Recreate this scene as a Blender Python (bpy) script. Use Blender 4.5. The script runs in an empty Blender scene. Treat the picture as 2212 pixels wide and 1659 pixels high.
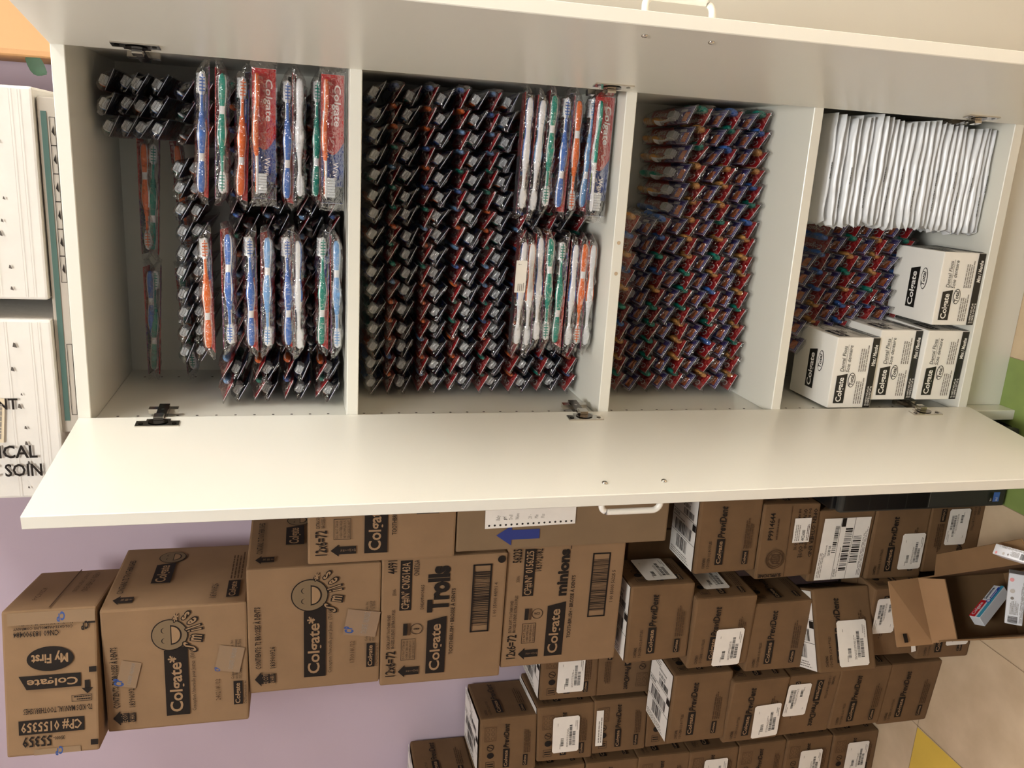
import bpy, bmesh, math, random
from mathutils import Vector, Matrix
random.seed(7)
sc = bpy.context.scene
COL = sc.collection
R = math.radians

# ------------------------------------------------------------------ camera, world, exposure
CAM = Vector((0.439, -1.4615, 1.5103))
yaw, pitch, roll, FPX = 0.2678, -0.2412, -0.0043, 1826.56
FW = Vector((-math.sin(yaw) * math.cos(pitch), math.cos(yaw) * math.cos(pitch), math.sin(pitch)))
RT = FW.cross(Vector((0, 0, 1))).normalized()
UP = RT.cross(FW)
RT, UP = math.cos(roll) * RT + math.sin(roll) * UP, -math.sin(roll) * RT + math.cos(roll) * UP
cd = bpy.data.cameras.new('camera')
cam = bpy.data.objects.new('camera', cd)
COL.objects.link(cam)
cd.sensor_fit = 'HORIZONTAL'
cd.sensor_width = 36.0
cd.lens = FPX * 36.0 / 2212.0
cd.clip_start = 0.02
M3 = Matrix((-UP, RT, -FW)).transposed()          # the phone was held on its side
cam.matrix_world = Matrix.Translation(CAM) @ M3.to_4x4()
sc.camera = cam

w = bpy.data.worlds.new('world')
sc.world = w
w.use_nodes = True
w.node_tree.nodes['Background'].inputs[0].default_value = (1.0, 0.98, 0.95, 1)
w.node_tree.nodes['Background'].inputs[1].default_value = 0.23
sc.view_settings.view_transform = 'Standard'
sc.view_settings.look = 'None'
sc.view_settings.gamma = 1.0
sc.view_settings.use_curve_mapping = False
sc.view_settings.exposure = 0.0
sc.cycles.use_denoising = True
sc.cycles.max_bounces = 10
sc.cycles.transparent_max_bounces = 20
LAMP_SIDE, LAMP_FRONT = 30.0, 36.0                  # emission of the two ceiling panels
CEIL = 3.4

# ------------------------------------------------------------------ materials
MATS = {}
def lin(c):
    return tuple(((v / 255.0) / 12.92 if v / 255.0 <= 0.04045 else ((v / 255.0 + 0.055) / 1.055) ** 2.4) for v in c)

def mat(name, rgb, rough=0.5, spec=0.5, metal=0.0, noise=None, bump=None, coat=0.0, coat_rough=0.1, emit=None, coord='Object'):
    """rgb in sRGB 0-255; noise=(scale, amount) mottles the colour; bump=(scale, strength, distance)"""
    m = bpy.data.materials.new(name)
    m.use_nodes = True
    nt = m.node_tree
    b = nt.nodes['Principled BSDF']
    c = lin(rgb)
    b.inputs['Base Color'].default_value = (*c, 1)
    b.inputs['Roughness'].default_value = rough
    b.inputs['Specular IOR Level'].default_value = spec
    b.inputs['Metallic'].default_value = metal
    b.inputs['Coat Weight'].default_value = coat
    b.inputs['Coat Roughness'].default_value = coat_rough
    if noise or bump:
        tc = nt.nodes.new('ShaderNodeTexCoord')
    if noise:
        n = nt.nodes.new('ShaderNodeTexNoise')
        n.inputs['Scale'].default_value = noise[0]
        n.inputs['Detail'].default_value = 5
        r = nt.nodes.new('ShaderNodeValToRGB')
        a = noise[1]
        r.color_ramp.elements[0].position = 0.3
        r.color_ramp.elements[1].position = 0.7
        r.color_ramp.elements[0].color = (*[max(0, v * (1 - a)) for v in c], 1)
        r.color_ramp.elements[1].color = (*[min(1, v * (1 + a)) for v in c], 1)
        nt.links.new(tc.outputs[coord], n.inputs['Vector'])
        nt.links.new(n.outputs['Fac'], r.inputs['Fac'])
        nt.links.new(r.outputs['Color'], b.inputs['Base Color'])
    if bump:
        n2 = nt.nodes.new('ShaderNodeTexNoise')
        n2.inputs['Scale'].default_value = bump[0]
        n2.inputs['Detail'].default_value = 3
        bp = nt.nodes.new('ShaderNodeBump')
        bp.inputs['Strength'].default_value = bump[1]
        bp.inputs['Distance'].default_value = bump[2]
        nt.links.new(tc.outputs[coord], n2.inputs['Vector'])
        nt.links.new(n2.outputs['Fac'], bp.inputs['Height'])
        nt.links.new(bp.outputs['Normal'], b.inputs['Normal'])
    if emit:
        b.inputs['Emission Color'].default_value = (*emit[0], 1)
        b.inputs['Emission Strength'].default_value = emit[1]
    MATS[name] = m
    return m

mat('melamine', (223, 222, 212), rough=0.34, spec=0.45, coat=0.35, coat_rough=0.22, bump=(900, 0.03, 0.0005))
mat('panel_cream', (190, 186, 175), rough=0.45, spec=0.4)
mat('handle_white', (240, 238, 228), rough=0.3)
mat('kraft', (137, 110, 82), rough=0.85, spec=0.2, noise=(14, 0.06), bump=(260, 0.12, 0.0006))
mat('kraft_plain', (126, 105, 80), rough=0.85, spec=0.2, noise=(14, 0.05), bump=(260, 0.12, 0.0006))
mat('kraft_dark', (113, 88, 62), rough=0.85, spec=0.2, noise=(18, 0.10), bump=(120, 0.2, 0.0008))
mat('kraft_inside', (124, 97, 68), rough=0.9, spec=0.1, noise=(20, 0.06))
mat('kraft_tan', (160, 126, 92), rough=0.85, spec=0.15, noise=(20, 0.05))
mat('ink', (32, 26, 22), rough=0.7, spec=0.2)
mat('ink_soft', (78, 58, 42), rough=0.8, spec=0.1)
mat('ink_grey', (138, 132, 124), rough=0.7, spec=0.2)
mat('smile_grey', (118, 100, 76), rough=0.8, spec=0.2)
mat('ink_blue', (44, 72, 130), rough=0.6)
mat('arrow_blue', (34, 50, 120), rough=0.6)
mat('kraft_letter', (148, 120, 90), rough=0.85, spec=0.2)
mat('label_white', (232, 228, 220), rough=0.55, noise=(40, 0.03))
mat('label_cream', (214, 200, 172), rough=0.6)
mat('label_grey', (196, 190, 182), rough=0.6)
mat('tape_clear', (140, 116, 90), rough=0.15, spec=0.6)
mat('white_card', (222, 219, 212), rough=0.75, spec=0.3, noise=(9, 0.04), bump=(30, 0.35, 0.004))
mat('torn_grey', (88, 82, 76), rough=0.9)
mat('green_stripe', (70, 100, 92), rough=0.7)
mat('grey_card', (178, 170, 158), rough=0.8, noise=(12, 0.05))
mat('orange_paint', (200, 154, 106), rough=0.6, noise=(6, 0.06))
mat('leaf_green', (52, 84, 62), rough=0.6, noise=(40, 0.15))
mat('floss_white', (238, 236, 230), rough=0.4, spec=0.4)
mat('floss_black', (24, 23, 20), rough=0.4)
mat('pouch', (226, 229, 232), rough=0.28, spec=0.55, bump=(35, 0.35, 0.003))
mat('pouch_ink', (60, 62, 66), rough=0.5)
mat('pc_black', (22, 22, 22), rough=0.3, spec=0.5)
mat('pc_grey', (52, 52, 48), rough=0.55)
mat('pc_silver', (170, 170, 165), rough=0.3, metal=0.8)
mat('pc_sticker_blue', (70, 110, 190), rough=0.3)
mat('metal', (205, 200, 192), rough=0.16, metal=1.0)
mat('metal_dark', (120, 112, 104), rough=0.22, metal=1.0)
mat('hole_dark', (40, 36, 32), rough=0.9)
mat('wall_purple', (198, 182, 195), rough=0.9, spec=0.2, noise=(3, 0.03), bump=(220, 0.1, 0.001))
mat('wall_cream', (232, 222, 204), rough=0.6, spec=0.3, noise=(2, 0.02))
mat('ceiling_white', (236, 232, 224), rough=0.9)
mat('base_greygreen', (120, 118, 100), rough=0.6, noise=(25, 0.15))
mat('lamp_frame', (230, 230, 226), rough=0.5)
mat('lamp_diffuser', (255, 250, 240), rough=0.6, emit=((1.0, 0.985, 0.95), LAMP_SIDE))
mat('lamp_diffuser_front', (255, 250, 240), rough=0.6, emit=((1.0, 0.985, 0.95), LAMP_FRONT))
# toothbrush packs
mat('tb_white', (232, 232, 234), rough=0.3)
mat('tb_orange', (232, 112, 44), rough=0.28)
mat('tb_blue', (70, 116, 196), rough=0.28)
mat('tb_lightblue', (122, 168, 218), rough=0.28)
mat('tb_green', (26, 140, 122), rough=0.28)
mat('tb_amber', (214, 158, 92), rough=0.25)
mat('bristle', (214, 218, 222), rough=0.6, bump=(900, 0.5, 0.001))
mat('card_red', (186, 30, 36), rough=0.4)
mat('card_white', (220, 220, 226), rough=0.5)
mat('card_blue', (34, 62, 132), rough=0.4, noise=(120, 0.4))
mat('card_back_red', (96, 18, 22), rough=0.5)
mat('card_back_dark', (24, 26, 36), rough=0.5)
mat('card_navy', (28, 36, 66), rough=0.4)
mat('card_purple', (78, 66, 140), rough=0.4, noise=(90, 0.2))
mat('card_orange', (206, 112, 60), rough=0.4)
mat('card_letter', (246, 236, 236), rough=0.5)
mat('card_greenyellow', (150, 170, 70), rough=0.4)
# toothpaste
mat('paste_white', (226, 228, 232), rough=0.35)
mat('paste_red', (196, 30, 40), rough=0.35)
mat('paste_blue', (36, 70, 170), rough=0.35)
mat('paste_teal', (70, 160, 190), rough=0.35)
mat('paste_pink', (236, 160, 160), rough=0.4)
mat('paste_navy', (26, 40, 70), rough=0.4)

def wrapper_mat():
    m = bpy.data.materials.new('clear_film')
    m.use_nodes = True
    nt = m.node_tree
    for n in list(nt.nodes):
        nt.nodes.remove(n)
    out = nt.nodes.new('ShaderNodeOutputMaterial')
    mix = nt.nodes.new('ShaderNodeMixShader')
    tr = nt.nodes.new('ShaderNodeBsdfTransparent')
    tr.inputs[0].default_value = (0.89, 0.89, 0.89, 1)
    gl = nt.nodes.new('ShaderNodeBsdfGlossy')
    gl.inputs['Color'].default_value = (1, 1, 1, 1)
    gl.inputs['Roughness'].default_value = 0.085
    fr = nt.nodes.new('ShaderNodeFresnel')
    fr.inputs['IOR'].default_value = 1.45
    mt = nt.nodes.new('ShaderNodeMath')
    m2 = nt.nodes.new('ShaderNodeMath')
    m2.operation = 'MULTIPLY'
    m2.inputs[1].default_value = 1.9                    # a film has two faces
    mt.operation = 'MINIMUM'
    mt.inputs[1].default_value = 0.34
    tc = nt.nodes.new('ShaderNodeTexCoord')
    ns = nt.nodes.new('ShaderNodeTexNoise')
    ns.inputs['Scale'].default_value = 85
    ns.inputs['Detail'].default_value = 2
    bp = nt.nodes.new('ShaderNodeBump')
    bp.inputs['Strength'].default_value = 1.0
    bp.inputs['Distance'].default_value = 0.009
    nt.links.new(tc.outputs['Object'], ns.inputs['Vector'])
    nt.links.new(ns.outputs['Fac'], bp.inputs['Height'])
    nt.links.new(bp.outputs['Normal'], gl.inputs['Normal'])
    nt.links.new(bp.outputs['Normal'], fr.inputs['Normal'])
    nt.links.new(fr.outputs[0], m2.inputs[0])
    nt.links.new(m2.outputs[0], mt.inputs[0])
    nt.links.new(mt.outputs[0], mix.inputs[0])
    nt.links.new(tr.outputs[0], mix.inputs[1])
    nt.links.new(gl.outputs[0], mix.inputs[2])
    nt.links.new(mix.outputs[0], out.inputs[0])
    MATS['clear_film'] = m
wrapper_mat()

def floor_mat():
    """vinyl floor squares: mostly beige, some green and yellow ones, set on the diagonal"""
    m = bpy.data.materials.new('floor_tiles')
    m.use_nodes = True
    nt = m.node_tree
    b = nt.nodes['Principled BSDF']
    b.inputs['Roughness'].default_value = 0.4
    tc = nt.nodes.new('ShaderNodeTexCoord')
    n = nt.nodes.new('ShaderNodeTexNoise')
    n.inputs['Scale'].default_value = 14
    n.inputs['Detail'].default_value = 6
    r = nt.nodes.new('ShaderNodeValToRGB')
    r.color_ramp.elements[0].position = 0.3
    r.color_ramp.elements[1].position = 0.75
    r.color_ramp.elements[0].color = (*lin((196, 174, 142)), 1)
    r.color_ramp.elements[1].color = (*lin((214, 192, 160)), 1)
    nt.links.new(tc.outputs['Object'], n.inputs['Vector'])
    nt.links.new(n.outputs['Fac'], r.inputs['Fac'])
    nt.links.new(r.outputs['Color'], b.inputs['Base Color'])
    MATS['floor_tiles'] = m
floor_mat()
mat('tile_green', (132, 152, 84), rough=0.4, noise=(12, 0.12))
mat('tile_yellow', (222, 188, 78), rough=0.4, noise=(12, 0.05))
mat('tile_joint', (150, 130, 104), rough=0.7)

# ------------------------------------------------------------------ mesh builder and text
_TXT = {}
def glyphs(s, bold=0.0, shear=0.0, res=2):
    k = (s, bold, shear, res)
    if k in _TXT:
        return _TXT[k]
    cu = bpy.data.curves.new('tmp_text', 'FONT')
    cu.body = s
    cu.size = 1.0
    cu.offset = bold
    cu.shear = shear
    cu.resolution_u = res
    cu.fill_mode = 'FRONT'
    o = bpy.data.objects.new('tmp_text', cu)
    me = o.to_mesh()
    vs = [(v.co.x, v.co.y) for v in me.vertices]
    fs = [tuple(p.vertices) for p in me.polygons]
    o.to_mesh_clear()
    bpy.data.objects.remove(o)
    bpy.data.curves.remove(cu)
    if vs:
        x0 = min(v[0] for v in vs); x1 = max(v[0] for v in vs)
    else:
        x0, x1 = 0, 1
    vs = [(v[0] - x0, v[1] / 0.70) for v in vs]         # cap height -> 1
    _TXT[k] = (vs, fs, x1 - x0)
    return _TXT[k]

class Fr:
    """a flat face to print on: origin, right, up; the normal points outward"""
    def __init__(s, O, r, u):
        s.O = Vector(O); s.r = Vector(r).normalized(); s.u = Vector(u).normalized(); s.n = s.r.cross(s.u)
    def p(s, a, b, k=0.0):
        return s.O + s.r * a + s.u * b + s.n * k
    def sub(s, a, b, rot=0.0):
        c, t = math.cos(rot), math.sin(rot)
        return Fr(s.p(a, b), s.r * c + s.u * t, -s.r * t + s.u * c)

class MB:
    def __init__(s):
        s.v = []; s.f = []; s.m = []; s.sm = []; s.slots = []
    def mi(s, name):
        if name not in s.slots:
            s.slots.append(name)
        return s.slots.index(name)
    def add(s, vs, fs, m, smooth=False):
        o = len(s.v); k = s.mi(m)
        s.v += [tuple(v) for v in vs]
        for f in fs:
            s.f.append(tuple(i + o for i in f)); s.m.append(k); s.sm.append(smooth)
    def poly(s, pts, m):
        s.add(pts, [tuple(range(len(pts)))], m)
    def box(s, lo, hi, m, bevel=0.0, seg=2, jit=0.0):
        bm = bmesh.new()
        bmesh.ops.create_cube(bm, size=1.0)
        for v in bm.verts:
            v.co = Vector([lo[i] + (hi[i] - lo[i]) * (v.co[i] + 0.5) for i in range(3)])
            if jit:
                v.co += Vector([random.uniform(-jit, jit) for _ in range(3)])
        if bevel:
            bmesh.ops.bevel(bm, geom=list(bm.edges), offset=bevel, segments=seg, affect='EDGES', profile=0.6)
        bm.verts.index_update()
        s.add([v.co.copy() for v in bm.verts], [[v.index for v in f.verts] for f in bm.faces], m, False)
        bm.free()
    def tube(s, pts, rad, m, n=10, caps=True):
        rings = []
        pts = [Vector(p) for p in pts]
        for i, p in enumerate(pts):
            t = (pts[min(i + 1, len(pts) - 1)] - pts[max(i - 1, 0)]).normalized()
            a = Vector((0, 0, 1)) if abs(t.z) < 0.9 else Vector((1, 0, 0))
            e1 = t.cross(a).normalized(); e2 = t.cross(e1)
            rr = rad[i] if isinstance(rad, (list, tuple)) else rad
            rings.append([p + (e1 * math.cos(6.28318 * k / n) + e2 * math.sin(6.28318 * k / n)) * rr for k in range(n)])
        vs = [v for r in rings for v in r]
        fs = []
        for i in range(len(rings) - 1):
            for k in range(n):
                fs.append((i * n + k, i * n + (k + 1) % n, (i + 1) * n + (k + 1) % n, (i + 1) * n + k))
        if caps:
            fs.append(tuple(range(n))[::-1]); fs.append(tuple((len(rings) - 1) * n + k for k in range(n)))
        s.add(vs, fs, m, True)
    def disc(s, fr, a, b, r, m, k=0.0005, n=20, ry=None, hole=None):
        ry = ry or r
        pts = [fr.p(a + r * math.cos(6.28318 * i / n), b + ry * math.sin(6.28318 * i / n), k) for i in range(n)]
        if hole is None:
            s.poly(pts, m)
        else:
            q = [fr.p(a + r * hole * math.cos(6.28318 * i / n), b + ry * hole * math.sin(6.28318 * i / n), k) for i in range(n)]
            s.add(pts + q, [(i, (i + 1) % n, n + (i + 1) % n, n + i) for i in range(n)], m)
    def rect(s, fr, a, b, w_, h_, m, k=0.0005, sk=0.0):
        s.poly([fr.p(a, b, k), fr.p(a + w_, b, k), fr.p(a + w_ + sk, b + h_, k), fr.p(a + sk, b + h_, k)], m)
    def frame(s, fr, a, b, w_, h_, t, m, k=0.0005):
        s.rect(fr, a, b, w_, t, m, k); s.rect(fr, a, b + h_ - t, w_, t, m, k)
        s.rect(fr, a, b, t, h_, m, k); s.rect(fr, a + w_ - t, b, t, h_, m, k)
    def text(s, fr, st, a, b, h_, m, k=0.0006, width=None, bold=0.0, shear=0.0, align='L', res=2):
        vs, fs, wd = glyphs(st, bold, shear, res)
        sx = h_ * 0.70 if width is None else width / wd
        sx = sx if width is not None else h_ * 0.7 / 0.7 * 0.72
        tot = wd * sx
        if align == 'C': a -= tot / 2
        if align == 'R': a -= tot
        s.add([fr.p(a + x * sx, b + y * h_, k) for x, y in vs], fs, m)
        return tot
    def bars(s, fr, a, b, w_, h_, m, n=30, k=0.0006, seed=1):
        """a barcode: upright bars of uneven width"""
        rr = random.Random(seed)
        xs = a; unit = w_ / n
        while xs < a + w_ - unit * 0.5:
            t = unit * rr.choice((0.4, 0.4, 0.8, 1.2))
            t = min(t, a + w_ - xs)
            s.rect(fr, xs, b, t, h_, m, k)
            xs += t + unit * rr.choice((0.4, 0.6, 1.0))
    def lines(s, fr, a, b, w_, h_, n, m, k=0.0006, seed=1):
        """fine print too small to read in the photo: rows of short dashes"""
        rr = random.Random(seed)
        for i in range(n):
            y = b + h_ * (1 - (i + 0.8) / n); x = a; end = a + w_ * rr.uniform(0.75, 1.0)
            while x < end:
                l = min(rr.uniform(0.06, 0.16) * w_, end - x)
                s.rect(fr, x, y, l, h_ / n * 0.42, m, k); x += l + 0.02 * w_
    def build(s, name, parent=None):
        me = bpy.data.meshes.new(name)
        me.from_pydata(s.v, [], s.f)
        for n in s.slots:
            me.materials.append(MATS[n])
        me.polygons.foreach_set('material_index', s.m)
        me.polygons.foreach_set('use_smooth', s.sm)
        me.update()
        o = bpy.data.objects.new(name, me)
        COL.objects.link(o)
        if parent:
            o.parent = parent
        return o

def thing(name, label, cat, loc=(0, 0, 0), rz=0.0, group=None):
    o = bpy.data.objects.new(name, None)
    o.empty_display_size = 0.05
    COL.objects.link(o)
    o.location = loc; o.rotation_euler = (0, 0, rz)
    o['label'] = label; o['category'] = cat
    if group: o['group'] = group
    return o
def tag(o, label, cat, group=None):
    o['label'] = label; o['category'] = cat
    if group: o['group'] = group
    return o
def struct(o):
    o['kind'] = 'structure'; return o

# ------------------------------------------------------------------ the room
XL_ROOM, XR_ROOM, YB, YF = -2.6, 3.4, 0.372, -3.6
b = MB()
b.poly([(XL_ROOM, YF, 0), (XR_ROOM, YF, 0), (XR_ROOM, YB, 0), (XL_ROOM, YB, 0)], 'floor_tiles')
FLR = Fr((0, 0, 0), (1, 0, 0), (0, 1, 0))
# green square whose back corner meets the cabinet foot; yellow square by the carton stacks
b.poly([(-0.24, -0.36, .0006), (0.083, -0.36, .0006), (0.083, 0.36, .0006), (-0.24, 0.36, .0006)], 'tile_green')
b.poly([(-0.893, 0.082, .0006), (-1.20, 0.084, .0006), (-1.20, -0.225, .0006), (-0.889, -0.225, .0006)], 'tile_yellow')
for x in (-0.889, -0.567, -0.24, 0.083, 0.39, 0.70, -1.20, -1.51):
    b.rect(FLR, x - .0008, YF, .0016, YB - YF, 'tile_joint', .0009)
for i in range(12):
    b.rect(FLR, XL_ROOM, 0.082 - i * 0.307 - .0008, XR_ROOM - XL_ROOM, .0016, 'tile_joint', .0009)
struct(b.build('floor'))
b = MB(); b.box((XL_ROOM, YB, 0), (XR_ROOM, YB + 0.08, CEIL), 'wall_purple'); struct(b.build('wall_back'))
b = MB(); b.box((XR_ROOM, YF, 0), (XR_ROOM + 0.08, YB, CEIL), 'wall_cream'); struct(b.build('wall_right'))
b = MB(); b.box((XL_ROOM - 0.08, YF, 0), (XL_ROOM, YB, CEIL), 'wall_purple'); struct(b.build('wall_left'))
b = MB(); b.box((XL_ROOM, YF, CEIL), (XR_ROOM, YB, CEIL + 0.08), 'ceiling_white'); struct(b.build('ceiling'))
b = MB(); b.box((XL_ROOM, YB - 0.008, 0), (-0.06, YB, 0.082), 'base_greygreen', 0.003); struct(b.build('baseboard_back'))

def ceiling_lamp(x, y, label, sx=0.6, sy=1.2, dm='lamp_diffuser'):
    t = thing('ceiling_light', label, 'light', (x, y, CEIL), 0, 'ceiling light panels')
    m = MB()
    for lo, hi in (((-sx/2-.02, -sy/2-.02), (sx/2+.02, -sy/2)), ((-sx/2-.02, sy/2), (sx/2+.02, sy/2+.02)), ((-sx/2-.02, -sy/2), (-sx/2, sy/2)), ((sx/2, -sy/2), (sx/2+.02, sy/2))):
        m.box((lo[0], lo[1], -.03), (hi[0], hi[1], 0), 'lamp_frame')
    m.build('frame', t)
    m = MB(); m.box((-sx/2, -sy/2, -.022), (sx/2, sy/2, -.01), dm); m.build('diffuser', t)
ceiling_lamp(2.6, -.62, 'square ceiling light panel to the right of the white cabinets', 1.2, 1.2)
ceiling_lamp(0.38, -2.05, 'oblong ceiling light panel in front of the white cabinets', 0.6, 1.2, 'lamp_diffuser_front')

# ------------------------------------------------------------------ the cabinet
XI, XJ, TH, DEP = -0.0266, 0.5724, 0.0217, 0.36
XL, XR, ZT, ZT1 = -0.0171, 0.5629, 1.8737, 1.8535
SH = [(1.4371, 1.4167), (0.9642, 0.9438), (0.5959, 0.5757)]
ZB = (0.1504, 0.1285)
KICK = 0.0436
cab = thing('storage_cabinet', 'tall white storage cabinet with both doors open and shelves full of dental supplies', 'cabinet', (0.27, 0.0, 0.0))
off = Vector((0.27, 0, 0))
def cbox(mb, lo, hi, m='melamine', bv=0.0012):
    mb.box(tuple(Vector(lo) - off), tuple(Vector(hi) - off), m, bv, 1)
m = MB(); cbox(m, (XI - TH, 0, 0), (XI, DEP, ZT - .0203))
fr = Fr(Vector((XI, 0, 0)) - off, (0, 1, 0), (0, 0, 1))
for i in range(51):
    z = 0.22 + 0.032 * i
    if all(not (a - 0.025 < z < a + 0.01) for a, _ in SH):
        for yy in (0.036, 0.30):
            m.disc(fr, yy, z, 0.0025, 'hole_dark', 0.0004, 8)
m.build('side_panel', cab)
m = MB(); cbox(m, (XJ, 0, 0), (XJ + TH, DEP, ZT - .0203)); m.build('side_panel', cab)
m = MB(); cbox(m, (XI - TH, 0, ZT1), (XJ + TH, DEP, ZT)); m.build('top_panel', cab)
for i, (a, c) in enumerate(SH):
    m = MB(); cbox(m, (XI, 0.0, c), (XJ, DEP, a))
    if i == 1:      # screw heads on the front edge of the fixed shelf
        f2 = Fr(Vector((0, 0, (a + c) / 2)) - off, (1, 0, 0), (0, 0, 1))
        for xx in (0.247, 0.303):
            m.disc(f2, xx, 0.0, 0.0035, 'metal', 0.0006, 12)
    m.build('shelf', cab)
m = MB(); cbox(m, (XI, 0, ZB[1]), (XJ, DEP, ZB[0])); m.build('bottom_panel', cab)
m = MB(); cbox(m, (XI - TH, DEP, 0), (XJ + TH, DEP + 0.006, ZT)); m.build('back_panel', cab)
m = MB(); cbox(m, (XI, KICK, 0), (XJ, KICK + .016, ZB[1])); m.build('toe_kick', cab)

def door(side, ang, hinges, screws, zlo, zhi, label):
    wd, td = 0.3201, 0.0198
    O = Vector((XL if side < 0 else XR, -0.001, 0)) - off
    d = Vector((math.cos(ang) * -side, -math.sin(ang), 0))     # along the door away from the hinge
    n = Vector((math.sin(ang) * side, -math.cos(ang), 0)) if side < 0 else Vector((math.sin(ang), -math.cos(ang), 0))
    if side < 0:
        n = Vector((-math.sin(ang), -math.cos(ang), 0))
    # n: outward (away from the opening)
    m = MB()
    def P(a, e, z): return O + d * a + n * e + Vector((0, 0, z))
    c = 0.0012
    prof = [(0, 0), (wd - c, 0), (wd, c), (wd, td - c), (wd - c, td), (0, td)]
    if side > 0:
        prof = prof[::-1]
    vs = [P(a, e, zlo) for a, e in prof] + [P(a, e, zhi) for a, e in prof]
    k = len(prof)
    fs = [tuple(range(k))[::-1], tuple(range(k, 2 * k))] + [(i, (i + 1) % k, k + (i + 1) % k, k + i) for i in range(k)]
    m.add(vs, fs, 'melamine')
    dr = m.build('door', cab)
    dr['label'] = label
    inn = -n
    for z in hinges:
        h = MB()
        def H(a, e, z2): return O + d * a + inn * e + Vector((0, 0, z + z2))
        # flange plate screwed to the door
        def slab(a0, a1, e0, e1, z0, z1, mm):
            vs = [H(a, e, q) for a in (a0, a1) for e in (e0, e1) for q in (z0, z1)]
            h.add(vs, [(0, 1, 3, 2), (4, 6, 7, 5), (0, 4, 5, 1), (2, 3, 7, 6), (0, 2, 6, 4), (1, 5, 7, 3)], mm)
        slab(.020, .040, 0, .0022, -.034, .034, 'metal')
        slab(.012, .022, 0, .0022, -.019, .019, 'metal')
        # cup
        n_ = 16
        ring = [H(.024 + .012 * math.cos(6.2832 * i / n_), .0035, .016 * math.sin(6.2832 * i / n_)) for i in range(n_)]
        h.add(ring, [tuple(range(n_))], 'metal_dark')
        for q in (-.026, .026):
            h.add([H(.031 + .004 * math.cos(6.2832 * i / 10), .0030, q + .004 * math.sin(6.2832 * i / 10)) for i in range(10)], [tuple(range(10))], 'metal_dark')
        # arm reaching into the cabinet and its mounting plate
        slab(.006, .022, .004, .010, -.0075, .0075, 'metal')
        slab(-.004, .012, -.004, .0045, -.0075, .0075, 'metal')
        slab(-.055, .004, -.0075, .0015, -.0085, .0085, 'metal_dark')
        slab(-.046, -.034, -.009, .000, -.024, .024, 'metal')
        for q in (-.012, -.030):
            h.add([H(q + .003 * math.cos(6.2832 * i / 10), .0018, .003 * math.sin(6.2832 * i / 10)) for i in range(10)], [tuple(range(10))], 'metal')
        h.build('hinge', dr)
    for z in screws:
        s_ = MB()
        s_.tube([O + d * .2827 + inn * e + Vector((0, 0, z)) for e in (0, .0012, .0026, .0034)], [.0048, .0048, .0036, .0008], 'metal', 12)
        s_.build('screw', dr)
    h = MB()
    z0, z1 = screws[1], screws[0]
    pts = [O + d * .2827 + n * td + Vector((0, 0, z1))]
    for t in range(7):
        q = math.pi / 2 * t / 6
        pts.append(O + d * .2827 + n * (td + .020 + .013 * math.sin(q)) + Vector((0, 0, z1 - .013 * (1 - math.cos(q)))))
    for t in range(7):
        q = math.pi / 2 * (1 - t / 6)
        pts.append(O + d * .2827 + n * (td + .020 + .013 * math.sin(q)) + Vector((0, 0, z0 + .013 * (1 - math.cos(q)))))
    pts.append(O + d * .2827 + n * td + Vector((0, 0, z0)))
    h.tube(pts, .0052, 'handle_white', 12)
    h.build('handle', dr)
door(-1, 1.6809, (1.7462, 1.0005, 0.2560), (1.0482, 0.947), 0.1234, 1.8727, 'left white door swung open toward the stacked cartons')
door(1, 1.7567, (1.7498, 1.0002, 0.2580), (1.0498, 0.9486), 0.1234, 1.8727, 'right white door swung open')
# neighbouring cabinet, closed, beyond the right door
t = thing('storage_cabinet', 'closed white cabinet standing to the right, partly hidden behind the open right door', 'cabinet', (0.94, 0.0, 0.0))
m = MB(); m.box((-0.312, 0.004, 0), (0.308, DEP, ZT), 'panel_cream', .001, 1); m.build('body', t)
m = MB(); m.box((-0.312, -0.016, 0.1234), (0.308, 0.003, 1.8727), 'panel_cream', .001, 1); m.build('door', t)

# ------------------------------------------------------------------ cartons
def carton(name, label, cat, loc, yaw, w_, h_, d_, kraft, group=None, bevel=0.004, jit=0.0012):
    """front face at local y=0, base at local z=0; returns root, body builder and the printable faces"""
    t = thing(name, label, cat, loc, R(yaw), group)
    m = MB()
    m.box((-w_/2, 0, 0), (w_/2, d_, h_), kraft, bevel, 2, jit)
    e = jit + 0.0003
    F = dict(front=Fr((-w_/2, -e, 0), (1, 0, 0), (0, 0, 1)), top=Fr((-w_/2, 0, h_ + e), (1, 0, 0), (0, 1, 0)),
             right=Fr((w_/2 + e, 0, 0), (0, 1, 0), (0, 0, 1)), left=Fr((-w_/2 - e, d_, 0), (0, -1, 0), (0, 0, 1)))
    return t, m, F

def logo(m, fr, a, b, w_, h_, box='ink', letter='kraft_letter', slant=0.0, star='', k=0.0005):
    """the black slab with the brand word in it"""
    m.poly([fr.p(a, b, k), fr.p(a + w_, b, k), fr.p(a + w_ - slant, b + h_, k), fr.p(a, b + h_, k)], box)
    m.text(fr, 'Colgate' + star, a + w_ * 0.05, b + h_ * 0.30, h_ * 0.52, letter, k + 0.0002, width=w_ * (0.86 if not slant else 0.82), bold=0.02, res=3)

def up_arrow(m, fr, a, b, w_, h_, lines=('THIS', 'END', 'UP'), paper='kraft_letter'):
    m.poly([fr.p(a, b + h_ * .68, .0005), fr.p(a + w_, b + h_ * .68, .0005), fr.p(a + w_ / 2, b + h_, .0005)], 'ink')
    m.rect(fr, a + w_ * .18, b, w_ * .64, h_ * .68, 'ink')
    n = len(lines)
    for i, s in enumerate(lines):
        m.text(fr, s, a + w_ / 2, b + h_ * .62 * (1 - (i + .85) / n), h_ * .45 / n, paper, .0008, align='C', res=1)

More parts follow.
